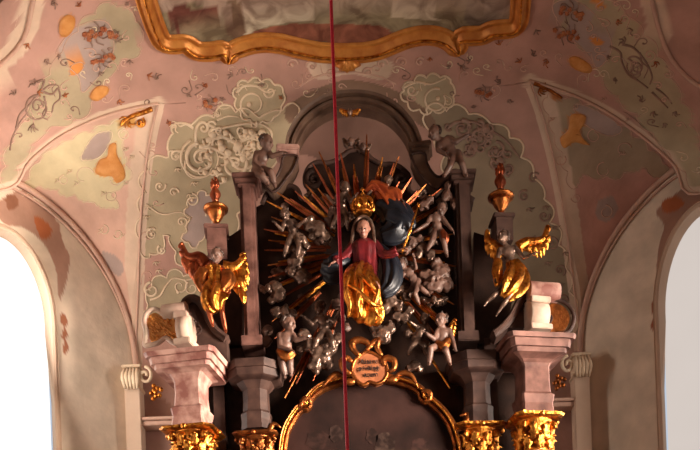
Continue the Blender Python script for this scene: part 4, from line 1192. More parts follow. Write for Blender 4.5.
# --- inscribed cartouche
M['gold_plaque'] = mat('tarnished_plaque', srgb(170, 104, 66), srgb(146, 84, 52), rough=.5, metal=.25, scale=12, bump=.1)
ca = thing('inscribed_cartouche', W(370, 385, 12.75), 'gilded cartouche with dark lettering over the middle of the painting frame', 'cartouche')
bm = bmesh.new(); slab(bm, [(352, 372), (354, 362), (360, 356), (366, 352), (374, 354), (380, 358), (386, 364), (387, 374), (383, 381), (376, 384), (370, 382), (364, 385), (357, 381)], 12.70, 12.82, sm=3); obj('plaque', bm, M['gold_plaque'], ca)
bm = bmesh.new(); tube(bm, crom([W(x, y, 12.71) for x, y in [(352, 372), (354, 362), (360, 356), (366, 352), (374, 354), (380, 358), (386, 364), (387, 374), (383, 381), (376, 384), (370, 382), (364, 385), (357, 381)]], 3, True), .028, 7, closed=True); obj('rim', bm, M['gold_dull'], ca, smooth=True)
for pts, rr in (([(388, 372), (394, 368), (394, 361), (388, 358), (383, 361), (385, 366)], .045), ([(351, 374), (344, 370), (342, 362), (347, 358), (352, 362)], .045), ([(360, 356), (354, 350), (352, 343), (358, 340), (366, 342), (372, 348)], .05), ([(366, 351), (372, 344), (378, 340), (377, 348), (382, 356)], .045)):
    bm = bmesh.new(); P = crom([W(x, y, 12.70) for x, y in pts], 4); tube(bm, P, [rr * (.5 + .6 * math.sin(PI * (i + 1) / (len(P) + 1))) for i in range(len(P))], 8); obj('rocaille_scroll', bm, M['gold_dull'], ca, smooth=True)
for x, y in ((350, 382), (392, 380)):
    bm = bmesh.new(); sphere(bm, W(x, y, 12.72), (.09, .05, .05), 12, 8); obj('leaf_knob', bm, M['gold_dull'], ca, smooth=True)
def text(s, px, py, size, Y, parent, m):
    cu = bpy.data.curves.new('lettering', 'FONT'); cu.body = s; cu.size = size; cu.align_x = 'CENTER'; cu.align_y = 'CENTER'; cu.extrude = .004
    o = bpy.data.objects.new('lettering_tmp', cu); COL.objects.link(o)
    dg = bpy.context.evaluated_depsgraph_get(); me = bpy.data.meshes.new_from_object(o.evaluated_get(dg))
    bpy.data.objects.remove(o)
    me.transform(Matrix.Translation(W(px, py, Y)) @ Matrix.Rotation(PI / 2, 4, 'X')); me.name = 'lettering'
    return link_mesh('lettering', me, m, parent, False)
text('Altare', 369, 361.5, .10, 12.68, ca, M['letter']); text('privilegi', 369.5, 368, .10, 12.68, ca, M['letter']); text('atum', 371, 374.5, .10, 12.68, ca, M['letter'])

# --- wall pilasters with stucco consoles at the corners of the apse
def wall_pilaster(side, x, y, capx, capy, lab):
    p = W(capx, capy, 15.2)
    t = thing('wall_pilaster', (x, y, 0), lab, 'pilaster', 'pilasters at the corners of the apse')
    zt = W(capx, capy, y).z
    bm = bmesh.new(); box(bm, (x, y, zt / 2), (.26, .3, zt), 0, .01); obj('shaft', bm, M['wall'], t)
    bm = bmesh.new(); box(bm, (x, y, zt + .17), (.24, .3, .36), 0, .01); box(bm, (x, y, zt + .34), (.32, .38, .05), 0, .01); box(bm, (x, y, zt), (.3, .34, .05), 0, .01)
    obj('capital_block', bm, M['stucco'], t)
    for k, (dx, r, s) in enumerate(((0.10 * side, .11, 1), (.32 * side, .15, -1), (-.06 * side, .08, 1))):
        bm = bmesh.new(); P = []
        for q in range(20):
            a = math.radians(90) + s * side * 2 * PI * 1.3 * q / 19; rr = r * (1 - .8 * q / 19)
            P.append(Vector((x + dx * .75 + rr * .8 * math.cos(a), y - .2, zt + .16 + rr * math.sin(a))))
        tube(bm, P, .028, 6); obj('scroll', bm, M['stucco'], t, smooth=True)
    for k in range(5):
        bm = bmesh.new(); P = [Vector((x + (k - 2) * .05, y - .18, zt + .3)), Vector((x + (k - 2) * .06, y - .26, zt + .12)), Vector((x + (k - 2) * .05, y - .2, zt - .06))]
        tube(bm, crom(P, 3), [.02, .03, .04, .045, .04, .03, .015], 6); obj('leaf', bm, M['stucco'], t, smooth=True)
    bm = bmesh.new()
    for k in range(9):
        a = k * 2.4; rr = .03 * math.sqrt(k); sphere(bm, (x + .42 * side + rr * 1.2 * math.cos(a), y - .28, zt - .16 + rr * 1.5 * math.sin(a)), .04, 8, 6)
    obj('gilded_rosette', bm, M['gold'] if side > 0 else M['gold_dull'], t, smooth=True)
wall_pilaster(1, -3.92, 15.35, 132, 390, 'pale wall pilaster with scroll capital and gold rosette, left of the altar')
wall_pilaster(-1, 3.68, 15.35, 583, 378, 'shaded wall pilaster with scroll capital, right of the altar')
def cornice_strip(n, x0, x1, py, px, m):
    bm = bmesh.new(); z = W(px, py, 15.35).z
    box(bm, ((x0 + x1) / 2, 15.42, z), (x1 - x0, .3, .07), 0, .01); box(bm, ((x0 + x1) / 2, 15.42, z + .07), (x1 - x0, .38, .05), 0, .01)
    struct('trim_%d' % n, bm, m)
cornice_strip(9, -3.8, -2.6, 425, 140, M['stucco_pink']); cornice_strip(10, 2.4, 3.6, 405, 580, M['stucco_pink'])

# --- red cord
YC = 7.0
bm = bmesh.new(); a = W(331, 0, YC); x = a.x
zt = Zm(x, YC); tube(bm, [Vector((x, YC, zt + (3.0 - zt) * k / 12)) for k in range(13)], [.0105 + .004 * k / 12 for k in range(13)], 8)
tag(obj('bell_cord', bm, M['cord'], smooth=True), 'long taut red cord hanging from the vault in front of the altar', 'cord')

# ================================================================== carved figures
def cap_(bm, p0, p1, r0, r1, seg=10):
    p0, p1 = Vector(p0), Vector(p1)
    if (p1 - p0).length > 1e-5: tube(bm, [p0, p0.lerp(p1, .5), p1], [r0, (r0 + r1) / 2, r1], seg)
    sphere(bm, p0, r0, seg, 6); sphere(bm, p1, r1, seg, 6)
def fuse(bm, voxel, it=3):
    """fuse overlapping solids into one smooth continuous skin"""
    me = bpy.data.meshes.new('fuse'); bm.to_mesh(me); bm.free()
    o = bpy.data.objects.new('fuse', me); COL.objects.link(o)
    r = o.modifiers.new('r', 'REMESH'); r.mode = 'VOXEL'; r.voxel_size = voxel
    s = o.modifiers.new('s', 'SMOOTH'); s.iterations = it; s.factor = .5
    dg = bpy.context.evaluated_depsgraph_get(); out = bpy.data.meshes.new_from_object(o.evaluated_get(dg))
    bpy.data.objects.remove(o)
    b2 = bmesh.new(); b2.from_mesh(out); bpy.data.meshes.remove(out)
    return b2
def ell(bm, c, ax, r):
    """ellipsoid with axes (right, forward, up) and radii"""
    m = Matrix((ax[0], ax[1], ax[2])).transposed()
    sphere(bm, c, r, 14, 10, m)
def head_solids(bm, c, f, u, s, ears=True):
    f = f.normalized(); r = f.cross(u).normalized(); u = r.cross(f); ax = (r, f, u)
    P = lambda a, b, z: c + r * a * s + f * b * s + u * z * s
    ell(bm, P(0, -.10, .16), ax, (.74 * s, .86 * s, .80 * s)); ell(bm, P(0, .18, -.14), ax, (.60 * s, .58 * s, .82 * s))
    sphere(bm, P(0, .52, -.74), .22 * s, 8, 6); cap_(bm, P(0, .74, .10), P(0, .98, -.20), .08 * s, .13 * s, 6)
    cap_(bm, P(-.34, .66, .20), P(.34, .66, .20), .10 * s, .10 * s, 6)
    for k in (-1, 1):
        sphere(bm, P(.34 * k, .52, -.26), .26 * s, 8, 6); sphere(bm, P(.27 * k, .70, .03), .10 * s, 8, 6)
        if ears: ell(bm, P(.74 * k, -.02, -.05), ax, (.10 * s, .16 * s, .22 * s))
    ell(bm, P(0, .78, -.44), ax, (.20 * s, .09 * s, .07 * s))
def hand_solids(bm, w, d, s, side=1):
    d = d.normalized(); n, b = frame_of(d); c = w + d * .30 * s
    ell(bm, c, (n, d, b), (.20 * s, .30 * s, .11 * s))
    for k in range(4):
        L = (.34, .42, .38, .28)[k] * s; o = c + n * (k - 1.5) * .10 * s + d * .24 * s
        q = o + d * L * .55 + b * .05 * s; e = q + d * L * .4 + b * .14 * s
        tube(bm, [o, q, e], [.055 * s, .05 * s, .035 * s], 6)
    o = w + d * .16 * s - n * .16 * s; tube(bm, [o, o - n * .16 * s + d * .14 * s, o - n * .20 * s + d * .30 * s + b * .06 * s], [.06 * s, .055 * s, .04 * s], 6)
def vec3(a): return Vector(a)
def figure(t, Y, J, s_px, m, baby=True, face=(0, -1, -.15), up=(0, 0, 1), hair=None, across=(1, 0, 0), arms=True, legs=True, vox=None, bodyname='body'):
    """one continuous body through the given joints (px, py, px nearer)"""
    s = s_px * PXM; G = {k: W(v[0], v[1], Y, v[2] if len(v) > 2 else 0) for k, v in J.items()}
    A = Vector(across).normalized(); h, c, p = G['h'], G['c'], G['p']
    f = Vector(face).normalized(); u = Vector(up).normalized()
    bm = bmesh.new(); head_solids(bm, h, f, u, s)
    k = dict(n=.34, ch=(.86, .62, .80), be=(.78, .64, .6), hp=(.80, .62, .55), sh=.38, el=.34, wr=.24, th=.60, kn=.44, an=.26, sw=.78, hw=.42) if baby else \
        dict(n=.34, ch=(1.0, .62, .95), be=(.76, .55, .7), hp=(.95, .68, .6), sh=.36, el=.27, wr=.18, th=.52, kn=.36, an=.20, sw=1.05, hw=.5)
    T = (c - p).normalized() if (c - p).length > 1e-6 else Vector((0, 0, 1)); Fw = T.cross(A); 
    if Fw.length < 1e-4: Fw = Vector((0, -1, 0))
    Fw.normalize(); A2 = Fw.cross(T).normalized(); ax = (A2, Fw, T)
    ell(bm, c, ax, [q * s for q in k['ch']]); ell(bm, c.lerp(p, .5), ax, [q * s for q in k['be']]); ell(bm, p, ax, [q * s for q in k['hp']])
    cap_(bm, c.lerp(p, .15), c.lerp(p, .9), .6 * s, .62 * s)
    nk = c + T * .7 * s; cap_(bm, nk, h - u * .4 * s, k['n'] * s, k['n'] * s * .92)
    for i, sg in (('1', -1), ('2', 1)):
        if 'e' + i in G:
            sh = c + A * sg * k['sw'] * s + T * .45 * s; e, w_ = G['e' + i], G['a' + i]
            cap_(bm, c + T * .3 * s, sh, .4 * s, k['sh'] * s); cap_(bm, sh, e, k['sh'] * s, k['el'] * s); cap_(bm, e, w_, k['el'] * s * .95, k['wr'] * s)
        if 'k' + i in G:
            hp = p + A * sg * k['hw'] * s; kn, an = G['k' + i], G['f' + i]
            cap_(bm, hp, kn, k['th'] * s, k['kn'] * s); cap_(bm, kn, an.lerp(kn, .4), k['kn'] * s, k['kn'] * s * .92); cap_(bm, an.lerp(kn, .4), an, k['kn'] * s * .9, k['an'] * s)
            toe = G.get('t' + i, an + Vector((0, -.55 * s, -.25 * s))); cap_(bm, an, toe, k['an'] * s, .13 * s)
    bm = fuse(bm, vox or s * .11, 2)
    for i in '12':
        if 'e' + i in G: hand_solids(bm, G['a' + i] - (G['a' + i] - G['e' + i]).normalized() * .1 * s, G['a' + i] - G['e' + i], s * (1.15 if not baby else .95))
    b = obj(bodyname, bm, m, t, smooth=True)
    if hair:
        bm = bmesh.new(); rr = random.Random(int(h.x * 1000)); r = f.cross(u).normalized()
        for q in range(60):
            d = Vector((rr.gauss(0, 1), rr.gauss(0, 1), rr.gauss(0, 1))).normalized()
            ff = d.dot(f); uu = d.dot(u)
            if ff > .25 and uu < .62 or uu < -.45: continue
            q_ = h + r * d.dot(r) * .78 * s + f * (ff * .88 - .10) * s + u * (uu * .84 + .18) * s
            sphere(bm, q_, s * rr.uniform(.16, .26), 7, 5)
        obj('hair', fuse(bm, s * .13, 1), hair, t, smooth=True)
    return G
def wing(t, Y, spine, tips, n, m, wpx=2.4, name='wing', root=None):
    sp = crom([W(a, b, Y, c) for a, b, c in spine], 8); tp = crom([W(a, b, Y, c) for a, b, c in tips], 8)
    bm = bmesh.new(); L = len(sp) - 1
    tube(bm, sp, [(.9 + 1.4 * (1 - i / L)) * wpx * PXM for i in range(L + 1)], 8)
    me_ = obj(name, bm, m, t, smooth=True)
    for q in range(n):
        f = (q + .5) / n; a = sp[int(f * L)]; b = tp[min(len(tp) - 1, int(f * (len(tp) - 1)))]
        mid = a.lerp(b, .5) + Vector((0, -.03 - .012 * (q % 2), 0))
        bm = bmesh.new(); tube(bm, crom([a, mid, b], 4), [r * wpx * PXM for r in (.7, .95, 1.1, 1.2, 1.2, 1.1, .9, .6, .2)], 8, .35, up=Vector((0, 1, 0)))
        obj('feather', bm, m, me_, smooth=True)
def drape(t, Y, spine, radii, m, folds=7, amp=.16, twist=.6, flat=.6, name='drapery', seg=42, ph=0.0):
    P = crom([W(a, b, Y, c) for a, b, c in spine], 5); R = [r.x for r in crom([Vector((r, 0, 0)) for r in radii], 5)]
    bm = bmesh.new(); rings = []; n = len(P)
    for i in range(n):
        tt = (P[min(i + 1, n - 1)] - P[max(i - 1, 0)]).normalized(); b = Vector((0, 1, 0)) - tt * tt.y
        b = b.normalized() if b.length > .05 else Vector((1, 0, 0)); a = tt.cross(b); g = i / (n - 1)
        ring = []
        for k in range(seg):
            th = 2 * PI * k / seg
            r = R[i] * PXM * (1 + amp * (.3 + g) * math.sin(folds * th + ph + twist * 6 * g) + amp * .45 * math.sin((folds * 2 - 3) * th + 4 * g + ph))
            ring.append(P[i] + a * math.cos(th) * r + b * math.sin(th) * r * flat)
        rings.append(ring)
    loft(bm, rings); return obj(name, bm, m, t, smooth=True)
def putto(lab, Y, J, s, m='flesh', hair='hair', wings=None, group='carved cherubs of the altar', sash=None, **kw):
    s *= 1.14
    p = J['p']; t = thing('putto', W(p[0], p[1], Y), lab, 'cherub', group)
    figure(t, Y, J, s, M[m], True, hair=M[hair] if hair else None, **kw)
    for wg in (wings or []): wing(t, Y, wg[0], wg[1], wg[2], M[wg[3]], wg[4])
    for sh in (sash or []): drape(t, Y, sh[0], sh[1], M[sh[2]], 5, .2, .5, .7, 'sash', 24)
    return t

# --- seated woman (the central statue)
YM = 12.75
mary = thing('seated_woman_statue', W(363, 320, YM), 'crowned seated woman statue in crimson, blue and gold robes at the centre', 'statue')
figure(mary, YM, dict(h=(363.5, 229, 10), c=(364, 250, 4), p=(364, 273, 2), e1=(346, 257, 8), a1=(334, 262, 16), e2=(383, 256, 8), a2=(400, 250, 18),
                      k1=(352, 284, 26), f1=(350, 313, 20), k2=(377, 287, 26), f2=(376, 314, 18)), 8.6, M['flesh_pale'], False, face=(-.12, -1, -.28), hair=M['hair'])
for k in (-1, 1):
    bm = bmesh.new(); c = W(363.5 + k * 2.4 - 1.0, 228.6, YM, 17); sphere(bm, c, (.016, .010, .008), 8, 6); obj('eye', bm, M['letter'], mary, smooth=True)
bm = bmesh.new(); c = W(362.2, 232.6, YM, 17.6); sphere(bm, c, (.02, .010, .008), 8, 6); obj('lips', bm, M['red_robe'], mary, smooth=True)
# bodice and sleeves
drape(mary, YM, [(363.5, 240, 5), (364, 247, 5), (365, 258, 5), (365, 270, 6), (364, 278, 8)], [7, 13.5, 12, 11, 13], M['red_robe'], 9, .13, .3, .62, 'bodice')
drape(mary, YM, [(354, 245, 5), (346, 255, 8), (340, 259, 12), (335, 261, 15)], [5, 4.4, 4, 4.2], M['red_robe'], 6, .14, .5, .85, 'sleeve', 28)
drape(mary, YM, [(374, 244, 5), (383, 254, 8), (390, 254, 13), (397, 251, 16)], [5, 4.4, 4, 4.0], M['red_robe'], 6, .14, .5, .85, 'sleeve', 28)
# gold skirt over the knees, falling to the feet
drape(mary, YM, [(362, 268, 8), (360, 278, 20), (361, 290, 24), (364, 303, 22), (365, 316, 18), (364, 322, 14)], [10, 14.5, 14.5, 13, 14, 8], M['gold'], 7, .28, .3, .66, 'skirt', 84, .6)
for pts in ([(350, 274, 32), (346, 288, 36), (350, 304, 34), (348, 318, 28)], [(358, 272, 33), (362, 288, 38), (358, 304, 35), (362, 318, 30)], [(370, 276, 34), (378, 290, 36), (374, 306, 32), (380, 318, 26)], [(346, 284, 33), (358, 290, 38), (372, 304, 36), (382, 306, 28)], [(354, 270, 30), (368, 282, 37), (380, 296, 32)]):
    bm = bmesh.new(); P = crom([W(*q[:2], YM, q[2]) for q in pts], 5); n = len(P); tube(bm, P, [(.012 + .018 * math.sin(PI * i / (n - 1))) for i in range(n)], 8); obj('skirt_fold', bm, M['gold'], mary, smooth=True)
# blue mantle
for sp, rd, nm in (([(378, 246, 2), (388, 258, 4), (392, 272, 6), (390, 286, 8), (382, 294, 10)], [4, 7, 9, 8, 4], 'mantle'), ([(348, 256, 2), (340, 262, 6), (330, 268, 8), (322, 266, 8)], [6, 10, 9, 5], 'mantle'),
                   ([(338, 270, 4), (332, 276, 6), (324, 274, 8)], [8, 8, 4], 'mantle')):
    drape(mary, YM, sp, rd, M['blue_robe'], 6, .2, .8, .75, nm, 36)
drape(mary, YM, [(378, 204, -6), (390, 210, -4), (398, 222, -2), (393, 232, 0), (381, 236, 0)], [9, 14, 15, 12, 6], M['blue_robe'], 6, .16, .8, .6, 'billowing_mantle', 44)
drape(mary, YM, [(386, 216, 3), (398, 218, 4), (408, 224, 4), (411, 230, 3)], [6, 8, 7, 4], M['blue_robe'], 5, .2, .8, .7, 'billowing_mantle', 32)
# veil and crown
bm = bmesh.new(); P = crom([W(x, y, YM, d) for x, y, d in [(352, 246, 8), (352.5, 236, 9), (354.5, 225, 10), (359, 218, 11), (364, 216.5, 11), (369, 219, 11), (372.5, 226, 10), (374, 236, 9), (375, 246, 8)]], 4); tube(bm, P, .024, 8); obj('veil', bm, M['silver'], mary, smooth=True)
cr = W(363.5, 214.5, YM, 10); k = PXM
bm = bmesh.new(); lathe(bm, cr, [(7.2 * k, 0), (8.2 * k, .6 * k), (8.0 * k, 3 * k), (7.4 * k, 3.6 * k), (6.4 * k, 3.4 * k), (6.4 * k, .2 * k)], 24); crown = obj('crown', bm, M['gold'], mary, smooth=True)
for q in range(8):
    a = 2 * PI * q / 8 + .2; e = Vector((math.cos(a), math.sin(a), 0)); bm = bmesh.new()
    P = crom([cr + e * 7.4 * k + Vector((0, 0, 3 * k)), cr + e * 10.5 * k + Vector((0, 0, 8.5 * k)), cr + e * 8.2 * k + Vector((0, 0, 14 * k)), cr + e * 1 * k + Vector((0, 0, 17 * k))], 4)
    tube(bm, P, [(.032 if i < 5 else .022) for i in range(len(P))], 6, .6); obj('crown_arch', bm, M['gold'], crown, smooth=True)
    bm = bmesh.new(); sphere(bm, cr + e * 9.8 * k + Vector((0, 0, 6 * k)), (.03, .03, .045), 8, 6); obj('crown_leaf', bm, M['gold'], crown, smooth=True)
bm = bmesh.new(); sphere(bm, cr + Vector((0, 0, 19 * k)), .035, 10, 8); tube(bm, [cr + Vector((0, 0, 20 * k)), cr + Vector((0, 0, 26 * k))], .012, 6); tube(bm, [cr + Vector((-.035, 0, 24 * k)), cr + Vector((.035, 0, 24 * k))], .012, 6); obj('orb_and_cross', bm, M['gold'], crown, smooth=True)
sc = thing('sceptre', W(402, 253, YM, 20), 'slender gold sceptre held aslant at the crowned woman\'s right', 'sceptre')
bm = bmesh.new(); tube(bm, [W(402, 253, YM, 20), W(410.5, 229, YM, 20), W(418, 206, YM, 20)], [.014, .018, .012], 6); obj('rod', bm, M['gold'], sc, smooth=True)
bm = bmesh.new(); sphere(bm, W(410, 231, YM, 20), .03, 8, 6); obj('knob', bm, M['gold'], sc, smooth=True); bm = bmesh.new(); sphere(bm, W(418.5, 205, YM, 20), (.02, .02, .035), 8, 6); obj('finial', bm, M['gold'], sc, smooth=True)

# --- angel in orange drapery above the crown
ao = thing('orange_draped_angel', W(385, 205, 12.95), 'angel in orange-gold drapery leaning above the crown', 'statue')
figure(ao, 12.95, dict(h=(388, 181, 10), c=(382, 192, 8), p=(392, 204, 4), e1=(374, 188, 12), a1=(367, 195, 18), e2=(394, 194, 12), a2=(402, 200, 16)), 5.2, M['silver'], False, face=(-.5, -1, -.5), hair=M['silver'])
for sp, rd in (([(370, 184, 12), (378, 188, 12), (388, 198, 12), (396, 208, 12), (408, 219, 12), (411, 226, 11)], [4, 6.5, 8, 7, 5, 2.5]), ([(384, 196, 14), (394, 194, 14), (400, 204, 14)], [4, 6, 3]), ([(366, 192, 12), (373, 187, 14), (380, 190, 14)], [2.5, 4.5, 3])):
    drape(ao, 12.95, sp, rd, M['orange_robe'], 6, .22, .9, .7, 'drapery', 30)

# --- gold angels on the pediment scrolls
YL = 12.55
al = thing('gilded_angel', W(216, 338, YL), 'gilded angel with raised wings on the left pediment scroll', 'statue', 'gilded angels beside the altar')
figure(al, YL, dict(h=(216.5, 256, 6), c=(214, 272, 3), p=(216, 292, 2), e1=(203, 282, 6), a1=(204, 292, 12), e2=(228, 280, 6), a2=(229, 290, 12), k1=(208, 308, 16), f1=(213, 326, 12), k2=(222, 312, 14), f2=(226, 332, 8)), 7.6, M['gold_red'], False, face=(-.45, -1, -.25), hair=M['hair'])
bm = bmesh.new(); head_solids(bm, W(216.5, 256, YL, 6.4), Vector((-.45, -1, -.25)), Vector((0, 0, 1)), 7.75 * PXM); obj('face', fuse(bm, .011, 2), M['flesh'], al, smooth=True)
drape(al, YL, [(214, 267, 4), (214, 275, 5), (215, 284, 6), (214, 294, 12), (213, 303, 16), (217, 312, 15)], [7.5, 7, 8, 11, 9, 4], M['gold'], 6, .3, .7, .7, 'robe', 56)
drape(al, YL, [(226, 272, 6), (228, 282, 8), (222, 292, 14)], [5.5, 6, 4], M['gold_dull'], 5, .2, .6, .8, 'sleeve', 26)
drape(al, YL, [(204, 270, 6), (201, 280, 8), (206, 292, 12)], [5.5, 6, 4], M['gold_dull'], 5, .2, .6, .8, 'sleeve', 26)
wing(al, YL, [(206, 266, -4), (200, 258, -4), (192, 258, -4), (186, 255, -4), (181, 244, -4)], [(206, 290, -2), (199, 290, -3), (193, 280, -4), (184, 268, -4), (178, 236, -4)], 11, M['gold_red'], 3.0)
wing(al, YL, [(224, 268, -4), (234, 268, -4), (241, 262, -4), (244, 254, -4)], [(238, 296, -3), (246, 292, -4), (249, 276, -4), (240, 246, -4)], 11, M['gold'], 3.0)
drape(al, YL, [(240, 288, 0), (243, 296, 1), (244, 304, 1)], [2, 3, 1], M['gold'], 4, .2, .5, .7, 'ribbon', 20)
ar = thing('gilded_angel', W(507, 330, YL), 'silver-bodied angel with spread gold wings on the right pediment scroll', 'statue', 'gilded angels beside the altar')
figure(ar, YL, dict(h=(503, 237, 4), c=(508, 252, 4), p=(513, 270, 3), e1=(497, 262, 8), a1=(496, 278, 12), e2=(524, 258, 8), a2=(532, 254, 14), k1=(500, 290, 16), f1=(487, 302, 14), k2=(511, 294, 18), f2=(499, 311, 14), t1=(484, 306, 16), t2=(496, 316, 17)), 7.0, M['silver'], False, face=(-.5, -.8, .25), up=(.3, .2, 1), hair=M['hair'], across=(1, 0, .1))
drape(ar, YL, [(512, 262, 6), (515, 270, 7), (515, 279, 10), (511, 289, 16), (505, 298, 17)], [6, 9, 11, 9.5, 4.5], M['gold'], 6, .3, .7, .7, 'robe', 56)
drape(ar, YL, [(498, 260, 8), (497, 272, 10), (498, 286, 12)], [4, 4.5, 2.5], M['gold'], 5, .22, .6, .8, 'sleeve', 26)
wing(ar, YL, [(500, 252, -4), (495, 246, -4), (488, 240, -4), (487, 231, -4)], [(498, 262, -4), (491, 258, -4), (486, 250, -4), (490, 226, -4)], 7, M['gold'], 2.6)
wing(ar, YL, [(518, 248, -4), (526, 243, -3), (536, 242, -3), (544, 238, -3), (548, 226, -3)], [(530, 250, -3), (534, 256, -3), (541, 258, -3), (548, 248, -3), (551, 224, -3)], 9, M['gold'], 2.7)

# --- cherubs
YG = 12.9
putto('cherub sitting on the left scroll bracket, head turned away', 12.85, dict(h=(267, 143, 6), c=(262, 157, 4), p=(259, 171, 4), e1=(254, 164, 8), a1=(262, 170, 14), e2=(272, 156, 8), a2=(282, 153, 12), k1=(262, 176, 16), f1=(268, 184, 12), k2=(271, 172, 16), f2=(275, 186, 12)), 7.0, 'flesh', face=(.6, -.6, -.2))
putto('cherub leaning on the right scroll bracket beside the rocaille', 12.85, dict(h=(434, 133, 6), c=(445, 144, 4), p=(455, 156, 4), e1=(438, 150, 10), a1=(446, 155, 14), e2=(456, 142, 8), a2=(466, 136, 10), k1=(450, 166, 14), f1=(444, 176, 12), k2=(462, 164, 12), f2=(466, 176, 8)), 6.6, 'flesh', face=(-.6, -.7, -.2), across=(.8, 0, .5))
putto('cherub looking down left of the crown', YG, dict(h=(345, 188, 8), c=(342, 199, 5), p=(341, 211, 3), e1=(334, 203, 8), a1=(328, 197, 10), e2=(351, 202, 8), a2=(355, 196, 12), k1=(336, 219, 10), f1=(331, 228, 6), k2=(347, 220, 10), f2=(348, 230, 6)), 5.4, 'silver', face=(.3, -1, -.5))
putto('silvered cherub at the upper left among the rays', YG, dict(h=(285, 214, 8), c=(290, 224, 5), p=(294, 236, 3), e1=(282, 230, 8), a1=(276, 224, 12), e2=(298, 226, 8), a2=(305, 220, 12), k1=(287, 246, 10), f1=(284, 256, 6), k2=(299, 247, 12), f2=(297, 258, 8)), 5.2, 'silver', face=(-.2, -1, -.3))
putto('silvered cherub seated on clouds left of the gold skirt', YG, dict(h=(319, 308, 10), c=(323, 321, 6), p=(325, 333, 5), e1=(312, 324, 10), a1=(305, 318, 14), e2=(334, 322, 8), a2=(339, 312, 12), k1=(317, 340, 16), f1=(313, 350, 14), k2=(332, 342, 16), f2=(334, 352, 12)), 6.0, 'silver', face=(-.4, -1, -.2))
putto('brown standing cherub at the lower left, facing the clouds', 12.75, dict(h=(289, 324, 6), c=(286, 339, 4), p=(285, 352, 3), e1=(280, 347, 8), a1=(290, 350, 14), e2=(296, 340, 8), a2=(305, 338, 12), k1=(282, 364, 6), f1=(285, 377, 2), k2=(290, 363, 6), f2=(291, 375, 2)), 7.2, 'flesh', face=(.75, -.7, -.1), sash=[([(278, 350, 6), (286, 356, 10), (294, 352, 8)], [3, 5, 3], 'gold_dull')])
putto('pale cherub flying at the upper right, arm stretched left', YG, dict(h=(442, 209, 8), c=(436, 219, 6), p=(438, 232, 4), e1=(427, 224, 10), a1=(417, 230, 14), e2=(446, 223, 8), a2=(452, 230, 10), k1=(432, 241, 10), f1=(427, 250, 8), k2=(444, 242, 10), f2=(447, 256, 6)), 5.6, 'flesh', face=(-.5, -1, -.3), across=(.95, 0, .2), sash=[([(442, 230, 10), (445, 238, 10), (444, 246, 8)], [2, 3.5, 1.5], 'gold_red')])
putto('dim cherub at right of the blue mantle, leaning inward', YG, dict(h=(402, 264, 8), c=(409, 273, 6), p=(416, 283, 4), e1=(401, 278, 10), a1=(395, 272, 14), e2=(416, 268, 10), a2=(414, 258, 12), k1=(422, 289, 10), f1=(429, 295, 8), k2=(415, 294, 12), f2=(419, 304, 8)), 5.2, 'flesh', face=(-.8, -.7, -.1), across=(.8, 0, .55))
putto('dark-haired cherub with a gold wing at the lower right', 12.75, dict(h=(441, 320, 8), c=(443, 334, 5), p=(441, 347, 4), e1=(434, 339, 10), a1=(427, 334, 14), e2=(452, 338, 8), a2=(455, 348, 12), k1=(431, 348, 14), f1=(429, 364, 10), k2=(446, 351, 16), f2=(450, 364, 10)), 6.4, 'flesh', face=(-.7, -.7, -.1),
      wings=[([(448, 332, -2), (451, 326, -2), (454, 320, -2)], [(455, 338, -2), (457, 330, -2), (457, 316, -2)], 5, 'gold', 1.5)], sash=[([(436, 342, 8), (444, 346, 12), (450, 338, 8)], [2.5, 4, 2], 'gold_dull')])
putto('small silvered cherub tumbling beside the lower right rays', YG, dict(h=(425, 319, 8), c=(422, 329, 6), p=(417, 339, 5), e1=(416, 326, 10), a1=(410, 322, 14), e2=(430, 332, 8), a2=(434, 340, 10), k1=(424, 346, 12), f1=(427, 356, 8), k2=(412, 346, 12), f2=(408, 354, 8)), 5.0, 'silver', face=(-.2, -1, -.2))
# winged heads
def cherub_head(lab, x, y, s, m, mw, face=(0, -1, -.3), Y=YG, sp=9):
    t = thing('winged_cherub_head', W(x, y, Y), lab, 'cherub', 'winged cherub heads')
    bm = bmesh.new(); head_solids(bm, W(x, y, Y, 6), Vector(face), Vector((0, 0, 1)), s * PXM); obj('head', fuse(bm, s * PXM * .12, 2), M[m], t, smooth=True)
    for k in (-1, 1):
        wing(t, Y, [(x + k * s * .5, y + s * .6, 3), (x + k * (s + sp * .4), y - s * .1, 2), (x + k * (s + sp), y - s * .7, 1)], [(x + k * s * .8, y + s * 1.6, 2), (x + k * (s + sp * .6), y + s * 1.1, 1), (x + k * (s + sp * 1.2), y - s * .2, 1)], 5, M[mw], 1.3)
cherub_head('winged gold cherub head at the top of the stone arch', 350, 112, 3.6, 'silver', 'gold', Y=12.9, sp=6)
cherub_head('left of the two dark cherub heads under the arch', 351, 142, 4.6, 'flesh', 'silver', (-.3, -1, -.3), 13.0, 3)
cherub_head('right of the two dark cherub heads under the arch', 363, 147, 4.4, 'flesh', 'silver', (.3, -1, -.3), 13.0, 3)
cherub_head('dim winged head beside the right pillar, below the flying cherub', 434, 300, 4.2, 'silver', 'silver', (.1, -1, -.3))
cherub_head('winged head left of the woman above her sleeve', 322, 240, 4.0, 'flesh', 'flesh', (.3, -1, -.3), 12.95, 5)
cherub_head('winged head near the left edge of the rays, over a silver cloud', 268, 288, 4.0, 'silver', 'silver', (.2, -1, -.3), 12.9, 5)

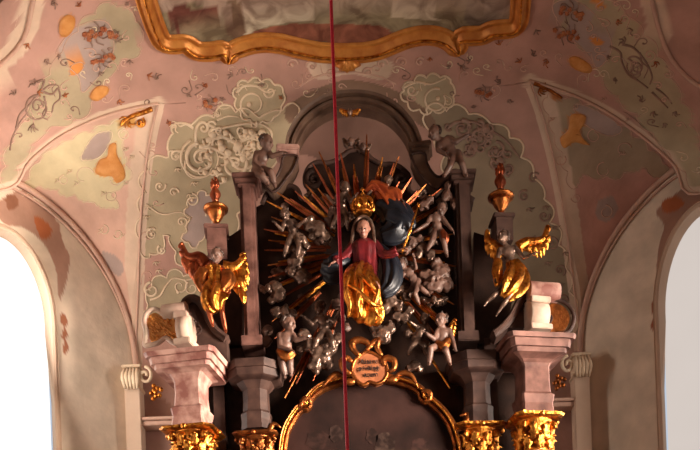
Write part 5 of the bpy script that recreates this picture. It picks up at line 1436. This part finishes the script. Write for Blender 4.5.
# --- clouds of silvered wood
def cloud(lab, balls, m='silver', Y=12.95, curl=True):
    balls = [(a, b, r * 1.28) for a, b, r in balls]
    x = sum(b[0] for b in balls) / len(balls); y = max(b[1] + b[2] for b in balls)
    rr = random.Random(int(x * 7 + y)); bm = bmesh.new()
    for (a, b, r) in balls:
        sphere(bm, W(a, b, Y, 4), r * PXM * .8, 12, 8)
        for q in range(9):
            an = rr.uniform(0, 2 * PI); rd = r * rr.uniform(.45, .75); sphere(bm, W(a + rd * math.cos(an), b + rd * math.sin(an), Y, 4 + r * rr.uniform(0, .7)), r * PXM * rr.uniform(.28, .42), 9, 6)
        for q in range(3):
            an = rr.uniform(0, 2 * PI); P = [W(px_, py_, Y, 4 + r * .85) for px_, py_ in spiral(a + rr.uniform(-.3, .3) * r, b + rr.uniform(-.3, .3) * r, r * .45, math.degrees(an), 1.1, 1)]
            tube(bm, P, [r * PXM * (.13 - .004 * i) for i in range(len(P))], 6)
    return tag(obj('silver_cloud', fuse(bm, .014, 1), M[m], smooth=True), lab, 'cloud', 'carved clouds around the seated woman')
cloud('rose-shaped silvered cloud upper left of the crowned woman', [(318, 228, 7), (310, 224, 6), (326, 236, 5), (312, 236, 4)])
cloud('silvered cloud low on the left among the horizontal rays', [(296, 262, 7), (292, 271, 6), (302, 276, 7), (298, 252, 6)])
cloud('silvered cloud under the upper left cherub', [(299, 240, 6), (290, 248, 5), (306, 246, 4)])
cloud('bright silvered cloud puff at the far left edge of the rays', [(274, 287, 6), (280, 295, 6), (272, 300, 4)])
cloud('ribbed bright cloud puff above the standing brown cherub', [(276, 312, 5), (285, 311, 5), (293, 313, 4)])
cloud('large cluster of silvered clouds below the seated left cherub', [(311, 345, 7), (320, 354, 8), (331, 346, 7), (316, 365, 7), (327, 362, 6), (304, 335, 6), (338, 338, 5), (300, 350, 4)], Y=12.85)
cloud('silvered cloud right of the inscribed cartouche', [(380, 333, 7), (389, 328, 6), (374, 328, 5), (385, 339, 5)], Y=12.85)
cloud('small cloud at the right of the gold skirt', [(391, 300, 6), (385, 309, 5), (398, 306, 5)], Y=12.85)
cloud('cloud puffs between gold skirt and lower right cherub', [(404, 318, 5), (396, 316, 5), (409, 310, 4)])
cloud('broad pale cloud near the right pillar', [(433, 283, 9), (442, 272, 7), (446, 284, 7), (426, 276, 6), (436, 264, 5)], 'flesh')
cloud('cloud under the flying cherub at the right', [(423, 248, 5), (430, 256, 5), (418, 254, 4)])
cloud('dark cloud beside the sceptre', [(412, 242, 5), (406, 250, 4), (420, 240, 4)], 'flesh')
cloud('round little cloud by the lower right ray', [(415, 366, 5), (409, 368, 4), (420, 369, 3)])
cloud('cloud lumps under the lower right cherub', [(417, 337, 5), (425, 345, 5), (408, 333, 4)])
cloud('cloud left of the skirt hem', [(343, 296, 4), (337, 304, 5), (341, 318, 4), (346, 328, 4)], 'flesh')
cloud('cloud above the leaning right cherub', [(447, 196, 5), (455, 204, 5), (448, 186, 4)], 'flesh')
cloud('cloud left of the crown, below the cherub', [(333, 212, 5), (341, 221, 5), (350, 216, 4), (329, 221, 4)], 'flesh')
cloud('cloud right under the blue mantle edge', [(398, 290, 5), (406, 296, 5), (412, 290, 4)])
cloud('brown cloud at the foot of the left pillar', [(268, 330, 5), (266, 342, 5)], 'flesh')
cloud('cloud over the far right rays beneath the pillar cap', [(424, 206, 5), (430, 200, 4)], 'flesh')

# many small puffs filling the gaps between the figures
rr = random.Random(21); used_ = []; n = 0; tries = 0
while n < 34 and tries < 4000:
    tries += 1; a = rr.uniform(0, 2 * PI); R_ = rr.uniform(34, 92)
    x, y = 363 + R_ * math.cos(a), 254 - R_ * math.sin(a) * 1.08
    if not (266 < x < 456 and 186 < y < 362) or (abs(x - 363) < 30 and 210 < y < 325) or (350 < x < 392 and y > 325): continue
    if any((x - p) ** 2 + (y - q) ** 2 < 150 for p, q in used_): continue
    used_.append((x, y)); n += 1; r = rr.uniform(2.6, 4.6); bm = bmesh.new()
    for q in range(4): sphere(bm, W(x + rr.uniform(-1, 1) * r, y + rr.uniform(-1, 1) * r, 13.08, 4), r * PXM * .75, 9, 6)
    for q in range(9):
        an = rr.uniform(0, 2 * PI); sphere(bm, W(x + r * 1.2 * math.cos(an), y + r * 1.2 * math.sin(an), 13.08, 4 + rr.uniform(0, r)), r * PXM * rr.uniform(.3, .5), 8, 5)
    tag(obj('cloud_puff', fuse(bm, .016, 1), M['silver' if n % 3 else 'flesh'], smooth=True), 'small carved cloud puff between the cherubs around the crowned woman', 'cloud', 'small cloud puffs among the rays')
